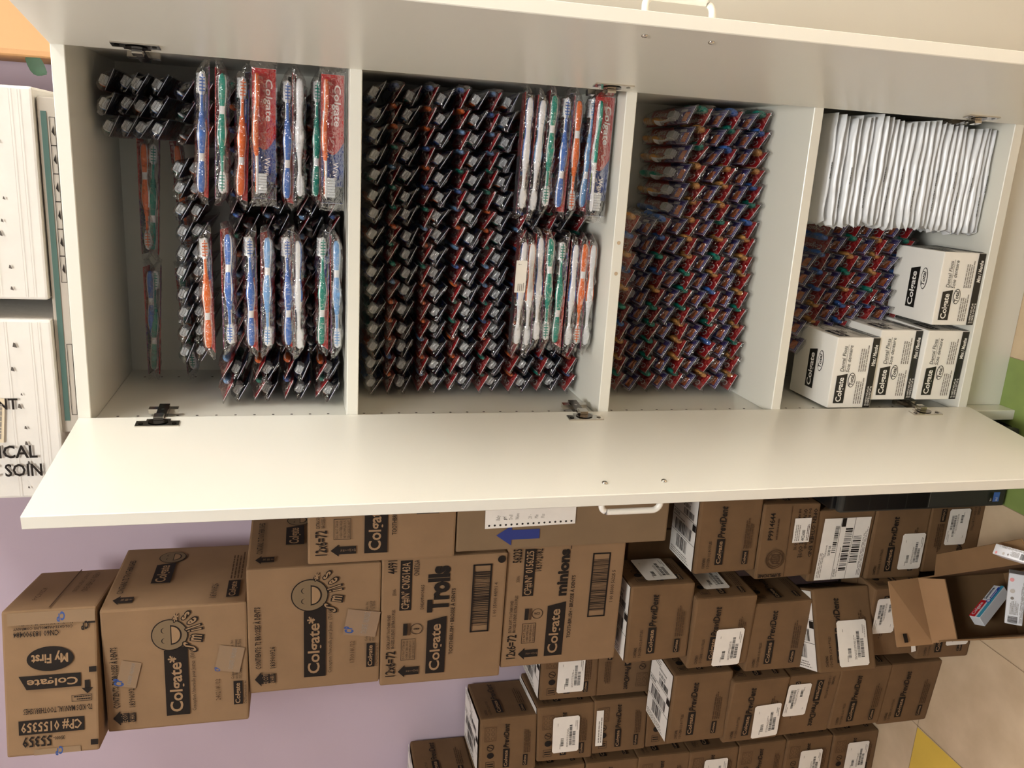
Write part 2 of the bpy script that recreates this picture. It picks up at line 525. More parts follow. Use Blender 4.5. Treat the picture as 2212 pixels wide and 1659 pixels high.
def ups_label(name, par, fr, a, b, w_, h_, rot=0, top=True):
    f = fr.sub(a, b, rot)
    m = MB()
    m.poly([f.p(0, 0, .0014), f.p(w_, 0, .0014), f.p(w_, h_, .0014), f.p(0, h_, .0014)], 'label_white')
    K = .0018
    m.text(f, 'SUWANEE GA 30024-2082', w_ * .38, h_ * .845, h_ * .03, 'ink', K, res=1)
    m.text(f, 'GA 300 9-05', w_ * .40, h_ * .76, h_ * .055, 'ink', K, bold=.01)
    m.lines(f, w_ * .04, h_ * .88, w_ * .5, h_ * .10, 3, 'ink_grey', K, 3)
    m.bars(f, w_ * .44, h_ * .655, w_ * .44, h_ * .085, 'ink', 26, K, 5)
    m.rect(f, 0, h_ * .63, w_, h_ * .006, 'ink', K)
    m.text(f, 'UPS GROUND', w_ * .04, h_ * .575, h_ * .038, 'ink', K, bold=.01)
    m.lines(f, w_ * .04, h_ * .535, w_ * .6, h_ * .03, 1, 'ink_grey', K, 4)
    m.rect(f, w_ * .86, h_ * .53, w_ * .14, h_ * .09, 'ink', K)
    m.bars(f, w_ * .14, h_ * .36, w_ * .72, h_ * .155, 'ink', 34, K, 7)
    m.rect(f, 0, h_ * .335, w_, h_ * .006, 'ink', K)
    m.bars(f, w_ * .26, h_ * .14, w_ * .46, h_ * .175, 'ink', 26, K, 9)
    m.lines(f, w_ * .05, h_ * .02, w_ * .8, h_ * .09, 3, 'ink_grey', K, 11)
    return m.build(name, par)

def stock_label(par, fr, a, b, w_, h_, rot=0, seed=1):
    f = fr.sub(a, b, rot)
    m = MB()
    c = .004
    m.poly([f.p(c, 0, .0018), f.p(w_ - c, 0, .0018), f.p(w_, c, .0018), f.p(w_, h_ - c, .0018), f.p(w_ - c, h_, .0018), f.p(c, h_, .0018), f.p(0, h_ - c, .0018), f.p(0, c, .0018)], 'label_white')
    K = .0022
    m.bars(f, w_ * .18, h_ * .58, w_ * .22, h_ * .11, 'ink', 22, K, seed)
    m.lines(f, w_ * .10, h_ * .69, w_ * .16, h_ * .05, 1, 'ink_grey', K, seed)
    m.lines(f, w_ * .75, h_ * .80, w_ * .08, h_ * .04, 1, 'ink_grey', K, seed + 9)
    m.bars(f, w_ * .18, h_ * .27, w_ * .58, h_ * .10, 'ink', 52, K, seed + 1)
    m.bars(f, w_ * .18, h_ * .14, w_ * .40, h_ * .11, 'ink', 36, K, seed + 2)
    m.lines(f, w_ * .14, h_ * .40, w_ * .55, h_ * .08, 2, 'ink_grey', K, seed + 3)
    m.lines(f, w_ * .60, h_ * .06, w_ * .3, h_ * .05, 1, 'ink_grey', K, seed + 4)
    m.lines(f, w_ * .70, h_ * .12, w_ * .22, h_ * .05, 1, 'ink_grey', K, seed + 5)
    return m.build('product_label', par)

def previdente(m, fr, w_, h_, fr_lang=False, soft=False, flip=False):
    """big-face print of the rinse cartons"""
    f = fr.sub(w_, h_, math.pi) if flip else fr
    ink = 'ink'
    m.text(f, 'CONTENU:' if fr_lang else 'CONTAINS:', w_ * .07, h_ * .845, h_ * .045, ink, bold=.012, res=1)
    m.text(f, '1 DOUZAINE (12) BOUTEILLES' if fr_lang else '1 DOZEN (12) BOTTLES', w_ * .07, h_ * .775, h_ * .04, ink, res=1, width=w_ * .36)
    logo(m, f, w_ * .11, h_ * .565, w_ * .345, h_ * .125, letter='kraft_letter')
    m.text(f, 'PreviDent', w_ * .465, h_ * .585, h_ * .105, ink, width=w_ * .42, bold=.022, shear=.22, res=3)
    logo(m, f, w_ * .10, h_ * .17, w_ * .18, h_ * .085)
    m.lines(f, w_ * .31, h_ * .13, w_ * .42, h_ * .14, 4, 'ink_soft', seed=5)

def cup_icons(m, f, a, b, s):
    m.frame(f, a, b, s * 1.3, s, s * .03, 'ink_soft')
    for i in range(3):
        for j in (0, 1):
            cx, cy = a + s * (.25 + .4 * i), b + s * (.28 + .45 * j)
            m.disc(f, cx, cy, s * .16, 'ink_soft', .0005, 14, hole=.86)
def previdente_side(m, fr, w_, h_, flip=False):
    """narrow-face print: handling symbols along the top, the name below"""
    f = fr.sub(w_, h_, math.pi) if flip else fr
    m.frame(f, w_ * .10, h_ * .74, w_ * .13, h_ * .15, .0008, 'ink')
    for q in (.135, .175):
        m.rect(f, w_ * q, h_ * .76, w_ * .016, h_ * .11, 'ink')
    m.disc(f, w_ * .34, h_ * .81, h_ * .055, 'ink', .0005, 14, ry=h_ * .06)          # umbrella
    m.rect(f, w_ * .335, h_ * .75, w_ * .012, h_ * .06, 'ink')
    m.disc(f, w_ * .48, h_ * .815, h_ * .06, 'ink', .0005, 18, hole=.84)
    m.poly([f.p(w_ * .45, h_ * .77, .0005), f.p(w_ * .46, h_ * .765, .0005), f.p(w_ * .51, h_ * .86, .0005), f.p(w_ * .50, h_ * .865, .0005)], 'ink')
    cup_icons(m, f, w_ * .60, h_ * .72, h_ * .20)
    logo(m, f, w_ * .10, h_ * .48, w_ * .34, h_ * .11)
    m.text(f, 'PreviDent', w_ * .455, h_ * .50, h_ * .09, 'ink', width=w_ * .44, bold=.02, shear=.22, res=3)
    logo(m, f, w_ * .10, h_ * .16, w_ * .20, h_ * .08)
    m.lines(f, w_ * .33, h_ * .12, w_ * .45, h_ * .12, 4, 'ink_soft', seed=6)

RG = 'small brown dental rinse cartons in the floor stacks'
def rinse(loc, yaw, label, w_=.172, h_=.1425, d_=.120, front='big', lang=False, flip=False, right='side', left=None, top=None, extra=None):
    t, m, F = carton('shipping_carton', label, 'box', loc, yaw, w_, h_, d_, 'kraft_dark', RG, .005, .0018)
    if front == 'big': previdente(m, F['front'], w_, h_, lang, flip=flip)
    if front == 'side': previdente_side(m, F['front'], w_, h_, flip)
    if right == 'side': previdente_side(m, F['right'], d_, h_)
    if right == 'big': previdente(m, F['right'], d_, h_, lang)
    m.rect(F['top'], 0.006, d_ / 2 - .0006, w_ - .012, .0012, 'ink_soft', .0004)
    if extra: extra(t, m, F, w_, h_, d_)
    m.build('body', t)
    if top == 'ups': ups_label('shipping_label', t, F['top'], w_ * .02, d_ * .97, d_ * .94, w_ * .96, -math.pi / 2)
    if top == 'ups2': ups_label('shipping_label', t, F['top'], w_ * .06, d_ * .03, w_ * .9, d_ * .94)
    return t, F, w_, h_, d_

# right stack, next to the black computer
def supply(t, m, F, w_, h_, d_):
    f = F['front']
    m.text(f, 'P9914644', w_ * .53, h_ * .79, h_ * .085, 'ink', width=w_ * .36, bold=.01)
    m.lines(f, w_ * .53, h_ * .70, w_ * .36, h_ * .05, 1, 'ink_soft', seed=8)
    for q in (1, .80, .5):
        m.disc(f, w_ * .27, h_ * .70, h_ * .165 * q, 'ink_soft', .0005, 28, hole=.9 if q > .6 else .8)
    for q in range(5):
        m.rect(f, w_ * (.20 + .03 * q), h_ * .62, w_ * .016, h_ * (.12 + .03 * (q % 3)), 'ink_soft', .0006)
    m.text(f.sub(w_ * .07, h_ * .56, math.pi / 2), 'SUPPLYONE', 0, 0, h_ * .055, 'ink', width=h_ * .40, bold=.03)
    m.rect(f, .004, h_ * .505, w_ - .008, .0012, 'ink_soft')
    u = f.sub(w_ * .93, h_ * .42, math.pi)
    for i, s in enumerate(('OPEN OTHER END', 'DO NOT OPEN THIS END', "OUVRIR L'AUTRE CÔTÉ", 'NE PAS OUVRIR CE CÔTÉ')):
        m.text(u, s, 0, h_ * (.30 - .09 * i) * 1, h_ * (.062 if i % 2 == 0 else .042), 'ink', width=w_ * (.66 if i % 2 == 0 else .55), bold=.015, res=1)
rinse((-.3318, .0210, 0), .3, 'brown rinse carton on the floor, lowest of the stack beside the black computer', lang=False, flip=True)
C_ = rinse((-.3429, .0222, .1436), 0, 'brown rinse carton second from the floor in the stack beside the black computer', lang=True)
stock_label(C_[0], C_[1]['front'], .022, .006, .088, .060, 0, 31)
stock_label(bpy.data.objects['shipping_carton'], Fr((-.086, -.0021, 0), (1, 0, 0), (0, 0, 1)), .172 - .018, .098, .088, .056, math.pi, 41)
C_ = rinse((-.3413, .0250, .2872), -1.9, 'brown rinse carton with white courier label covering its whole front', front=None)
ups_label('shipping_label', C_[0], C_[1]['front'], .004, .012, .150, .116)
C_ = rinse((-.3200, .0170, .4316), 1.5, 'brown plain-print carton with round seal and small white sticker', front=None, extra=supply, h_=.1365)
m = MB(); f = C_[1]['front'].sub(.083, .020)
m.rect(f, 0, 0, .056, .040, 'label_white', .0016)
m.lines(f, .004, .024, .046, .013, 3, 'ink_grey', .0020, 3)
m.text(f, '49C2-6000', .004, .012, .0075, 'ink', .0020, bold=.01); m.lines(f, .004, .002, .044, .007, 2, 'ink_soft', .0020, 7)
m.build('sticker', C_[0])
rinse((-.2980, .0170, .5692), .7, 'brown rinse carton topmost of the stack beside the black computer, courier label on top', top='ups', h_=.145)
# tall plain cartons hidden behind that stack
for x, wd, lb in ((-.404, .108, 'plain brown carton in shadow behind the right stack, left of the pair'), (-.293, .104, 'plain brown carton in shadow behind the right stack, right of the pair')):
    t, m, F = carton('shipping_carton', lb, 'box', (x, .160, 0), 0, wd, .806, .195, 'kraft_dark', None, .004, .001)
    m.build('body', t)

# middle stack
H_ = .1425
C_ = rinse((-.5377, -.0180, 0), -.6, 'brown rinse carton on the floor in the middle stack, behind the open carton', lang=True)
stock_label(C_[0], C_[1]['front'], .035, .012, .088, .060, 0, 51)
C_ = rinse((-.5181, -.0163, H_), -1, 'brown rinse carton behind the tan flap, torn white patch on its corner', flip=True)
stock_label(C_[0], C_[1]['front'], .150, .135, .088, .056, math.pi, 61)
m = MB(); f = C_[1]['front']; m.poly([f.p(.006, .004, .0006), f.p(.030, .012, .0006), f.p(.028, .022, .0006), f.p(.004, .016, .0006)], 'label_white'); m.build('torn_label', C_[0])
C_ = rinse((-.5167, -.0101 - .02, 2 * H_), 23.4, 'brown rinse carton turned at an angle in the middle stack, large white label', w_=.178, top='ups')
stock_label(C_[0], C_[1]['front'], .010, .020, .098, .074, 0, 71)
rinse((-.5401, .0001, 3 * H_), -.9, 'brown rinse carton third from the top of the middle stack, unlabelled front', lang=True)
C_ = rinse((-.5153, -.0065, 4 * H_), -3, 'brown rinse carton second from the top of the middle stack, white label on front', lang=True)
stock_label(C_[0], C_[1]['front'], .004, .020, .092, .066, 0, 81)
stock_label(C_[0], C_[1]['right'], .030, .050, .088, .060, 0, 82)
C_ = rinse((-.4847, .0001, 5 * H_), .7, 'brown rinse carton topmost of the middle stack, right under the tall cardboard boxes', w_=.178, top='ups')
stock_label(C_[0], C_[1]['right'], .014, .036, .096, .070, 0, 83)

# next stack to the left
rinse((-.7679, .0562, 0), -4.7, 'brown rinse carton on the floor beside the yellow tile', lang=False, w_=.176, right=None)
rinse((-.7614, .0515, .1410), -4.1, 'brown rinse carton second from the floor in the stack beside the yellow tile', lang=True)
C_ = rinse((-.7654, .0542, .2820), -5.4, 'brown rinse carton with upside-down print, third up beside the yellow tile', flip=True, w_=.174)
stock_label(C_[0], C_[1]['front'], .150, .136, .092, .060, math.pi, 91)
C_ = rinse((-.7639, .0472, .4230), -4.6, 'brown rinse carton second from the top, crooked label, left of the middle stack', w_=.175)
stock_label(C_[0], C_[1]['front'], .012, .004, .094, .068, R(3), 92)
C_ = rinse((-.7445, .0533, .5645), -.9, 'brown rinse carton topmost left of the middle stack, courier label on its lid', w_=.180, top='ups')

# farther stacks along the wall
def far(x, y, k, yaw, label, front='side', flip=False, lab=None, top=None, lang=False):
    C = rinse((x, y, k * .1395), yaw, label, w_=.140, h_=.139, d_=.155 if x < -1 else .170, front=front, flip=flip, lang=lang, right='big', top=top)
    if lab is not None: stock_label(C[0], C[1]['front'], lab[0], lab[1], .092, .066, lab[2] if len(lab) > 2 else 0, 100 + k + int(abs(x) * 100))
    return C
far(-.716, .190, 6, 1.5, 'brown rinse carton with white label, tucked below the lowest patterned tall box', lab=(.018, .034), top='ups')
far(-.722, .192, 5, 1.0, 'brown rinse carton with upside-down print under the tucked-in labelled carton', flip=True)
J = [(-.8942, .184, 6.0), (-.8785, .184, 6), (-.8740, .186, 6), (-.874, .188, 5), (-.872, .190, 4), (-.872, .192, 3), (-.874, .194, 2), (-.874, .196, 1)]
JL = ['topmost brown rinse carton of the far wall column, white label on lid',
      'brown rinse carton second from the top of the far wall column, big white label',
      'brown rinse carton third from the top of the far wall column, narrow white strip label',
      'brown rinse carton fourth from the top of the far wall column',
      'brown rinse carton fifth from the top of the far wall column, tilted white label',
      'brown rinse carton sixth from the top of the far wall column, white label',
      'brown rinse carton seventh from the top of the far wall column',
      'brown rinse carton on the floor in the far wall column']
for i, ((x, y, yw), lb) in enumerate(zip(J, JL)):
    k = 7 - i
    C = far(x, y, k, yw, lb, lab={1: (.022, .036), 4: (.014, .040, R(-4)), 5: (.020, .034)}.get(i), top='ups' if i in (0, 1) else None)
    if i == 2:
        m = MB(); f = C[1]['front']; m.rect(f, .022, .114, .092, .018, 'label_white', .0007); m.lines(f, .03, .116, .07, .012, 2, 'ink_grey', .001, 4); m.build('product_label', C[0])
KL = ['brown rinse carton at the photo edge, highest of the wall stacks',
      'brown rinse carton at the photo edge, second from the top of its column', 'brown rinse carton at the photo edge, third from the top of its column',
      'brown rinse carton at the photo edge, fourth from the top of its column', 'brown rinse carton at the photo edge, fifth from the top of its column',
      'brown rinse carton at the photo edge, sixth from the top, white label', 'brown rinse carton at the photo edge, seventh from the top',
      'brown rinse carton at the photo edge, second from the floor, double white label', 'brown rinse carton at the photo edge, on the floor, white label']
for i, lb in enumerate(KL):
    k = 8 - i
    far(-1.064, .2060, k, .6 - .4 * (i % 3), lb, lab={5: (.02, .03), 7: (.012, .03), 8: (.020, .028)}.get(i), top='ups' if i == 0 else None)

# ------------------------------------------------------------------ the tall kraft boxes
def smiley(m, f, cx, cy, r):
    m.disc(f, cx, cy, r, 'ink', .0005, 36)
    m.disc(f, cx, cy, r * .94, 'smile_grey', .0007, 36)
    for sx in (-.35, .30):                                   # closed happy eyes
        pts = [(cx + r * (sx + .17 * math.cos(q)), cy + r * (.25 + .16 * math.sin(q))) for q in [math.pi * i / 8 for i in range(9)]]
        for (x0, y0), (x1, y1) in zip(pts, pts[1:]):
            m.poly([f.p(x0, y0, .0009), f.p(x1, y1, .0009), f.p(x1, y1 + r * .05, .0009), f.p(x0, y0 + r * .05, .0009)], 'ink')
    N = 14
    up = [(cx + r * .62 * math.cos(a), cy - r * .10 + r * .10 * -math.sin(a)) for a in [math.pi + math.pi * i / N for i in range(N + 1)]]
    lo = [(cx + r * .62 * math.cos(a), cy - r * .08 + r * .58 * math.sin(a)) for a in [2 * math.pi - math.pi * i / N for i in range(N + 1)]]
    m.poly([f.p(x, y, .0009) for x, y in [(cx - r * .66, cy - r * .05)] + lo[::-1] + [(cx + r * .66, cy - r * .05)]][::1], 'ink')
    m.poly([f.p(cx + (x - cx) * .86, cy - r * .12 + (y - cy + r * .1) * .80, .0011) for x, y in lo[::-1]], 'kraft_letter')
def arc_text(m, f, s, cx, cy, r, a0, a1, h_, mt):
    """bubble letters following the rim of the face: dark outline, board-coloured inside"""
    ws = [glyphs(c, .0, 0.0, 2)[2] + .10 for c in s]
    tot = sum(ws); run = 0
    for c, wd in zip(s, ws):
        a = a0 + (a1 - a0) * (run + wd / 2) / tot; run += wd
        g = f.sub(cx + r * math.cos(a), cy + r * math.sin(a), a + math.pi / 2)
        m.text(g, c, 0, 0, h_, mt, .0009, bold=.09, align='C')
        m.text(g, c, 0, h_ * .02, h_, 'kraft_letter', .0012, bold=.015, align='C')
def emblem(m, f, cx, cy, s, mt):
    """the two-letter company mark stamped on cartons and tape"""
    m.text(f, 'C', cx - s * .75, cy - s * .55, s * 1.1, mt, .0008, bold=.05)
    m.text(f, 'P', cx - s * .10, cy - s * .30, s * 1.0, mt, .0009, bold=.05)
def tape_piece(par, f, a, b, w_, h_, mark=None, rot=0.0, word=True):
    g = f.sub(a, b, rot)
    m = MB(); m.rect(g, 0, 0, w_, h_, 'tape_clear', .0007)
    if word: m.text(g, 'COLGATE - PALMOLIVE', w_ * .1, h_ * .3, h_ * .18, 'ink_grey', .0010, width=w_ * .85, res=1)
    if mark: emblem(m, g, mark[0], mark[1], mark[2], 'ink_blue')
    return m.build('tape', par)

def smiles_face(m, f, w_, h_, lang='CONTIENTS: 72 BROSSES À DENTS', sub='Conception Universelle pour Jeunes  (731051)', date='240218U22', sc_=1.0):
    up_arrow(m, f, w_ * .06, h_ * .80, w_ * .12, h_ * .155, ('CE CÔTÉ', 'EN HAUT'))
    m.text(f, lang, w_ * .205, h_ * .905, h_ * .042, 'ink', width=w_ * .50, bold=.012, res=1)
    m.text(f, '183900926', w_ * .205, h_ * .80, h_ * .04, 'ink', width=w_ * .175, bold=.004, res=1)
    logo(m, f, w_ * .105, h_ * .42, w_ * .575, h_ * .165, slant=w_ * .03, star='*')
    smiley(m, f, w_ * .775, h_ * .54, w_ * .128)
    arc_text(m, f, 'Smiles*', w_ * .775, h_ * .54, w_ * .225, R(222), R(352), h_ * .105, 'ink')
    m.text(f, sub, w_ * .13, h_ * .375, h_ * .028, 'ink', width=w_ * .54, res=1)
    m.text(f, date, w_ * .20, h_ * .20, h_ * .035, 'ink_soft', width=w_ * .18, res=1)
    logo(m, f, w_ * .15, h_ * .04, w_ * .20, h_ * .065)
    m.text(f, 'Oral Pharmaceuticals, Inc.', w_ * .15, h_ * .012, h_ * .020, 'ink', width=w_ * .20, res=1)
    for i, s in enumerate(('Colgate Oral Pharmaceuticals, Inc.', 'une filiale de Colgate-Palmolive Company', '1502 Champion Drive, Carrollton, TX 75006')):
        m.text(f, s, w_ * .37, h_ * (.10 - .028 * i), h_ * .020, 'ink', width=w_ * .33, res=1)
def smiles_side(m, f, w_, h_):
    up_arrow(m, f, w_ * .06, h_ * .80, w_ * .13, h_ * .14)
    m.text(f, 'CONTAINS: 72 TOOTHBRUSHES', w_ * .22, h_ * .89, h_ * .045, 'ink', width=w_ * .55, bold=.015, res=1)
    logo(m, f, w_ * .36, h_ * .58, w_ * .34, h_ * .14, slant=w_ * .03)
    smiley(m, f, w_ * .80, h_ * .62, w_ * .10)
    m.text(f, '183900926', w_ * .08, h_ * .22, h_ * .05, 'ink', width=w_ * .22, res=1)
    logo(m, f, w_ * .08, h_ * .06, w_ * .26, h_ * .09)
    m.lines(f, w_ * .37, h_ * .05, w_ * .5, h_ * .1, 4, 'ink_soft', seed=3)

def barcode_box(m, f, a, b, w_, h_, num, seed):
    m.frame(f, a, b, w_, h_, w_ * .022, 'ink')
    m.bars(f, a + w_ * .10, b + h_ * .07, w_ * .80, h_ * .86, 'ink', 62, .0006, seed)
    m.text(f, num, a + w_ * .22, b - h_ * .36, h_ * .19, 'ink', width=w_ * .50, res=1)
def case_face(m, f, w_, h_, big, small, code, extra, num, film, cut=False, seed=3):
    """print of the licensed children's brush cases"""
    m.text(f, '12x6=72', w_ * .075, h_ * .88, h_ * .075, 'ink', width=w_ * .205, bold=.015)
    for i, s in enumerate(('EXTRA SOFT TOOTHBRUSHES', 'BROSSES À DENTS EXTRA SOUPLES')):
        m.text(f, s, w_ * .30, h_ * (.925 - .035 * i), h_ * .025, 'ink', width=w_ * (.27 if i == 0 else .31), bold=.006, res=1)
    up_arrow(m, f, w_ * .06, h_ * .685, w_ * .10, h_ * .17, ('THIS', 'END', 'UP', 'CE', 'CÔTÉ', 'EN', 'HAUT'))
    m.frame(f, w_ * .20, h_ * .72, w_ * .17, h_ * .115, .0009, 'ink')
    for i, s in enumerate(('DO NOT STACK', 'OVER 8 TIERS HIGH', 'NE PAS EMPILER PLUS', 'DE 8 CAISSES DE HAUT')):
        m.text(f, s, w_ * .212, h_ * (.805 - .026 * i), h_ * .017, 'ink', width=w_ * .145, res=1)
    m.rect(f, w_ * .40, h_ * .79, w_ * .095, h_ * .032, 'ink'); m.rect(f, w_ * .40, h_ * .765, w_ * .095, h_ * .018, 'ink_soft')
    m.disc(f, w_ * .447, h_ * .715, w_ * .043, 'ink', .0005, 26, hole=.9)
    m.text(f, big, w_ * .447, h_ * .695, h_ * .045, 'ink', align='C', bold=.012)
    m.text(f, small, w_ * .99, h_ * .885, h_ * .07, 'ink', align='R', bold=.012)
    m.text(f, '35000-', w_ * .72, h_ * .885, h_ * .03, 'ink', res=1)
    m.rect(f, w_ * .60, h_ * .765, w_ * .385, h_ * .092, 'ink')
    m.text(f, code, w_ * .61, h_ * .783, h_ * .06, 'kraft_letter', .0008, width=w_ * .36, bold=.012)
    m.text(f, extra[0], w_ * .985, h_ * .71, h_ * extra[1], 'ink', align='R', bold=.005, res=1)
    logo(m, f, w_ * .075, h_ * .475, w_ * .46, h_ * .155, slant=w_ * .03)
    film(m, f, w_, h_)
    m.text(f, 'TOOTHBRUSH • BROSSE À DENTS', w_ * .22, h_ * .415, h_ * .030, 'ink', width=w_ * .53, bold=.012)
    barcode_box(m, f, w_ * .385, h_ * .125, w_ * .54, h_ * .155, num, seed)
def film_a(m, f, w_, h_):
    m.text(f, 'Trolls', w_ * .57, h_ * .475, h_ * .155, 'ink', width=w_ * .36, bold=.05, res=3)
    m.text(f, 'DREAMWORKS', w_ * .60, h_ * .665, h_ * .026, 'ink', width=w_ * .19, res=1)
def film_b(m, f, w_, h_):
    m.text(f, 'minions', w_ * .585, h_ * .485, h_ * .085, 'ink', width=w_ * .385, bold=.05, res=3)
    m.text(f, '_', w_ * .97, h_ * .485, h_ * .08, 'ink')

BG = 'tall stack of brown cardboard boxes against the purple wall'
w_, h_ = .262, .150
t, m, F = carton('shipping_carton', 'brown box with upside-down print, topmost of the tall stack', 'box', (-.4955, -.0212, 1.8685), 10.7, w_, h_, .235, 'kraft', BG)
u = Fr((w_/2, -.0016, 0), (0, 0, 1), (-1, 0, 0))             # the case lies on its side: lettering climbs the front
def vt(s, a, b, a1, b1, bold=.012, mt='ink', k=.0006, res=1): m.text(u, s, a * h_, b * w_, (b1 - b) * w_, mt, k, width=(a1 - a) * h_, bold=bold, res=res)
vt('55359', .51, .865, .82, .935, .02); vt('35000-', .37, .875, .49, .90)
m.rect(u, .155 * h_, .75 * w_, .70 * h_, .098 * w_, 'ink'); vt('CP# 0155359', .18, .768, .83, .832, .02, 'kraft_letter', .0008)
vt('72- KIDS MANUAL TOOTHBRUSHES', .065, .67, .80, .708)
m.frame(u, .065 * h_, .60 * w_, .22 * h_, .045 * w_, .0008, 'ink'); m.lines(u, .08 * h_, .605 * w_, .19 * h_, .035 * w_, 2, 'ink')
m.rect(u, .085 * h_, .50 * w_, .055 * h_, .06 * w_, 'ink'); m.poly([u.p(.05 * h_, .555 * w_, .0005), u.p(.175 * h_, .555 * w_, .0005), u.p(.112 * h_, .595 * w_, .0005)], 'ink')
logo(m, u, .18 * h_, .445 * w_, .66 * h_, .095 * w_, slant=.012)
m.disc(u, .50 * h_, .335 * w_, .25 * h_, 'ink', .0005, 36, ry=.085 * w_); vt('My First', .31, .305, .70, .365, .03, 'kraft_letter', .0008, 3)
vt('CN60 183900484', .40, .14, .88, .178); vt('COLGATE-PALMOLIVE COMPANY', .25, .112, .88, .130); vt('New York, NY 10022  Made in China', .25, .085, .85, .102)
emblem(m, u, .14 * h_, .12 * w_, .012, 'ink')
for a, c in ((.01, .07), (.01, .41), (.01, .92)): m.rect(u, a * h_, c * w_, .012, .010, 'ink')
r_ = F['right'].sub(.235, h_, math.pi)
m.rect(F['right'], .004, h_ * .50, .227, .0025, 'ink_soft')
for i, s in enumerate(('OPEN OTHER END', 'DO NOT OPEN THIS END')): m.text(r_, s, .03, h_ * (.70 - .10 * i), h_ * (.07 - .02 * i), 'ink_soft', width=.12, res=1)
m.text(F['right'], 'P9210224', .05, h_ * .72, h_ * .06, 'ink_soft', width=.07, res=1)
m.build('body', t)
tape_piece(t, u, .01 * h_, .01 * w_, .93 * h_, .085 * w_, (.72 * h_ - .05, .010, .013), word=False)
tape_piece(t, u, .20 * h_, .955 * w_, .5 * h_, .040 * w_, (.25 * h_, .005, .012), word=False)

t, m, F = carton('shipping_carton', 'brown box with smiling face print, second from the top of the tall stack', 'box', (-.4989, -.0013, 1.6150), 1.4, .247, .248, .255, 'kraft', BG)
smiles_face(m, F['front'], .247, .248, date='240218U22'); smiles_side(m, F['right'], .255, .248)
m.build('body', t)
tape_piece(t, F['front'], .247 * .36, .248 * .79, .052, .034, (.010, .030, .014), R(-14), True)
tape_piece(t, F['front'], .247 * .42, .248 * .06, .052, .045, (.004, .040, .008), R(-12), True)
t, m, F = carton('shipping_carton', 'brown box with smiling face print, third from the top, next under its twin', 'box', (-.4392, -.0011, 1.3695), -2, .265, .2445, .235, 'kraft', BG)
smiles_face(m, F['front'], .265, .2445, date='170918U22'); smiles_side(m, F['right'], .235, .2445)
m.build('body', t)
tape_piece(t, F['front'], .265 * .40, .2445 * .04, .055, .062, (.014, .052, .014), R(-10), True)
t, m, F = carton('shipping_carton', 'brown toothbrush case with 8 in a circle, fourth in the tall stack', 'box', (-.4402, -.0008, 1.1255), -1.5, .278, .2435, .25, 'kraft', BG)
case_face(m, F['front'], .278, .2435, '8', '44991', 'CP#/N° CN05143A', ('CN05326A', .042), '1 00 35000 44991 4', film_a, seed=3)
m.disc(F['front'], .278 * .955, .2435 * .05, .008, 'ink'); m.build('body', t)
t, m, F = carton('shipping_carton', 'brown toothbrush case with 15 in a circle, lowest of the tall stack', 'box', (-.4294, .0046, .8790), -1.2, .270, .2460, .25, 'kraft', BG)
case_face(m, F['front'], .270, .2460, '15', '56225', 'CP#/N° 0156225', ('183902082', .065), '1 00 35000 56225 5', film_b, seed=8)
m.build('body', t)
t, m, F = carton('shipping_carton', 'brown toothbrush case half behind the open left door, above the plain box', 'box', (-.1712, -.0330, 1.2360), 0.6, .236, .268, .23, 'kraft', None)
case_face(m, F['front'], .236, .268, '8', '44991', 'CP#/N° CN05143A', ('CN05326A', .042), '1 00 35000 44991 4', film_a, seed=4)
m.build('body', t)
t, m, F = carton('shipping_carton', 'tall plain brown box with blue arrow and a taped notebook page', 'box', (-.1680, -.0300, .8080), -.6, .230, .427, .30, 'kraft_plain', None)
f = F['front']
m.rect(f, .022, .265, .020, .055, 'arrow_blue'); m.poly([f.p(.010, .320, .0005), f.p(.054 - .002, .320, .0005), f.p(.032, .350, .0005)], 'arrow_blue')
m.build('body', t)
m = MB(); g = f.sub(.050, .195, R(1))
m.rect(g, 0, 0, .15, .178, 'label_white', .0008)
for i in range(16): m.disc(g, .006, .008 + .0108 * i, .0022, 'hole_dark', .0011, 8)
for i, s in enumerate(('Baby', 'girl', 'Troll', 'Wave', '', '20 -', 'Min', 'Plus')):
    if s: m.text(g, s, .016, .150 - .0125 * i, .0075, 'ink' if i == 1 else 'ink_grey', .0012, shear=.2, res=1)
m.build('notebook_page', t)

# ------------------------------------------------------------------ on top of the cabinet
t, m, F = carton('flat_carton', 'flat grey carton with green stripe lying on top of the cabinet', 'box', (.222, .006, ZT + .0005), 0, .530, .0255, .33, 'grey_card', None, .0015, .0005)
f = F['front']; m.rect(f, .02, .0125, .49, .008, 'green_stripe')
for i in range(6):
    a = .505 - .045 - i * .042
    m.frame(f, a, .001, .042, .0085, .0008, 'ink')
    m.poly([f.p(a + .014, .003, .0006), f.p(a + .020, .007, .0006), f.p(a + .030, .004, .0006)], 'ink')
m.frame(f, .03, .001, .12, .0085, .0008, 'ink')
m.build('body', t)
def white_carton(loc, w_, label, seed):
    t, m, F = carton('white_carton', label, 'box', loc, 0, w_, .36, .32, 'white_card', 'white cartons on top of the cabinet', .004, .002)
    f = F['front']; rr = random.Random(seed)
    for i in range(8):                                       # punched and torn perforations along one crease
        a = w_ * (.06 + .11 * i) + rr.uniform(-.01, .01); z = .052 + rr.uniform(-.006, .006)
        s = rr.uniform(.002, .006)
        m.poly([f.p(a, z, .0006), f.p(a + s * 1.6, z + s * .5, .0006), f.p(a + s * 1.8, z + s, .0006), f.p(a + s * .4, z + s * 1.3, .0006)], 'torn_grey')
    for z in (.018, .030, .066): m.rect(f, .004, z, w_ - .008, .0008, 'label_grey')
    return t, m, f
t, m, f = white_carton((.340, -.004, ZT + .0285), .318, 'white dented cardboard box on the cabinet, right one of the two', 4); m.build('body', t)
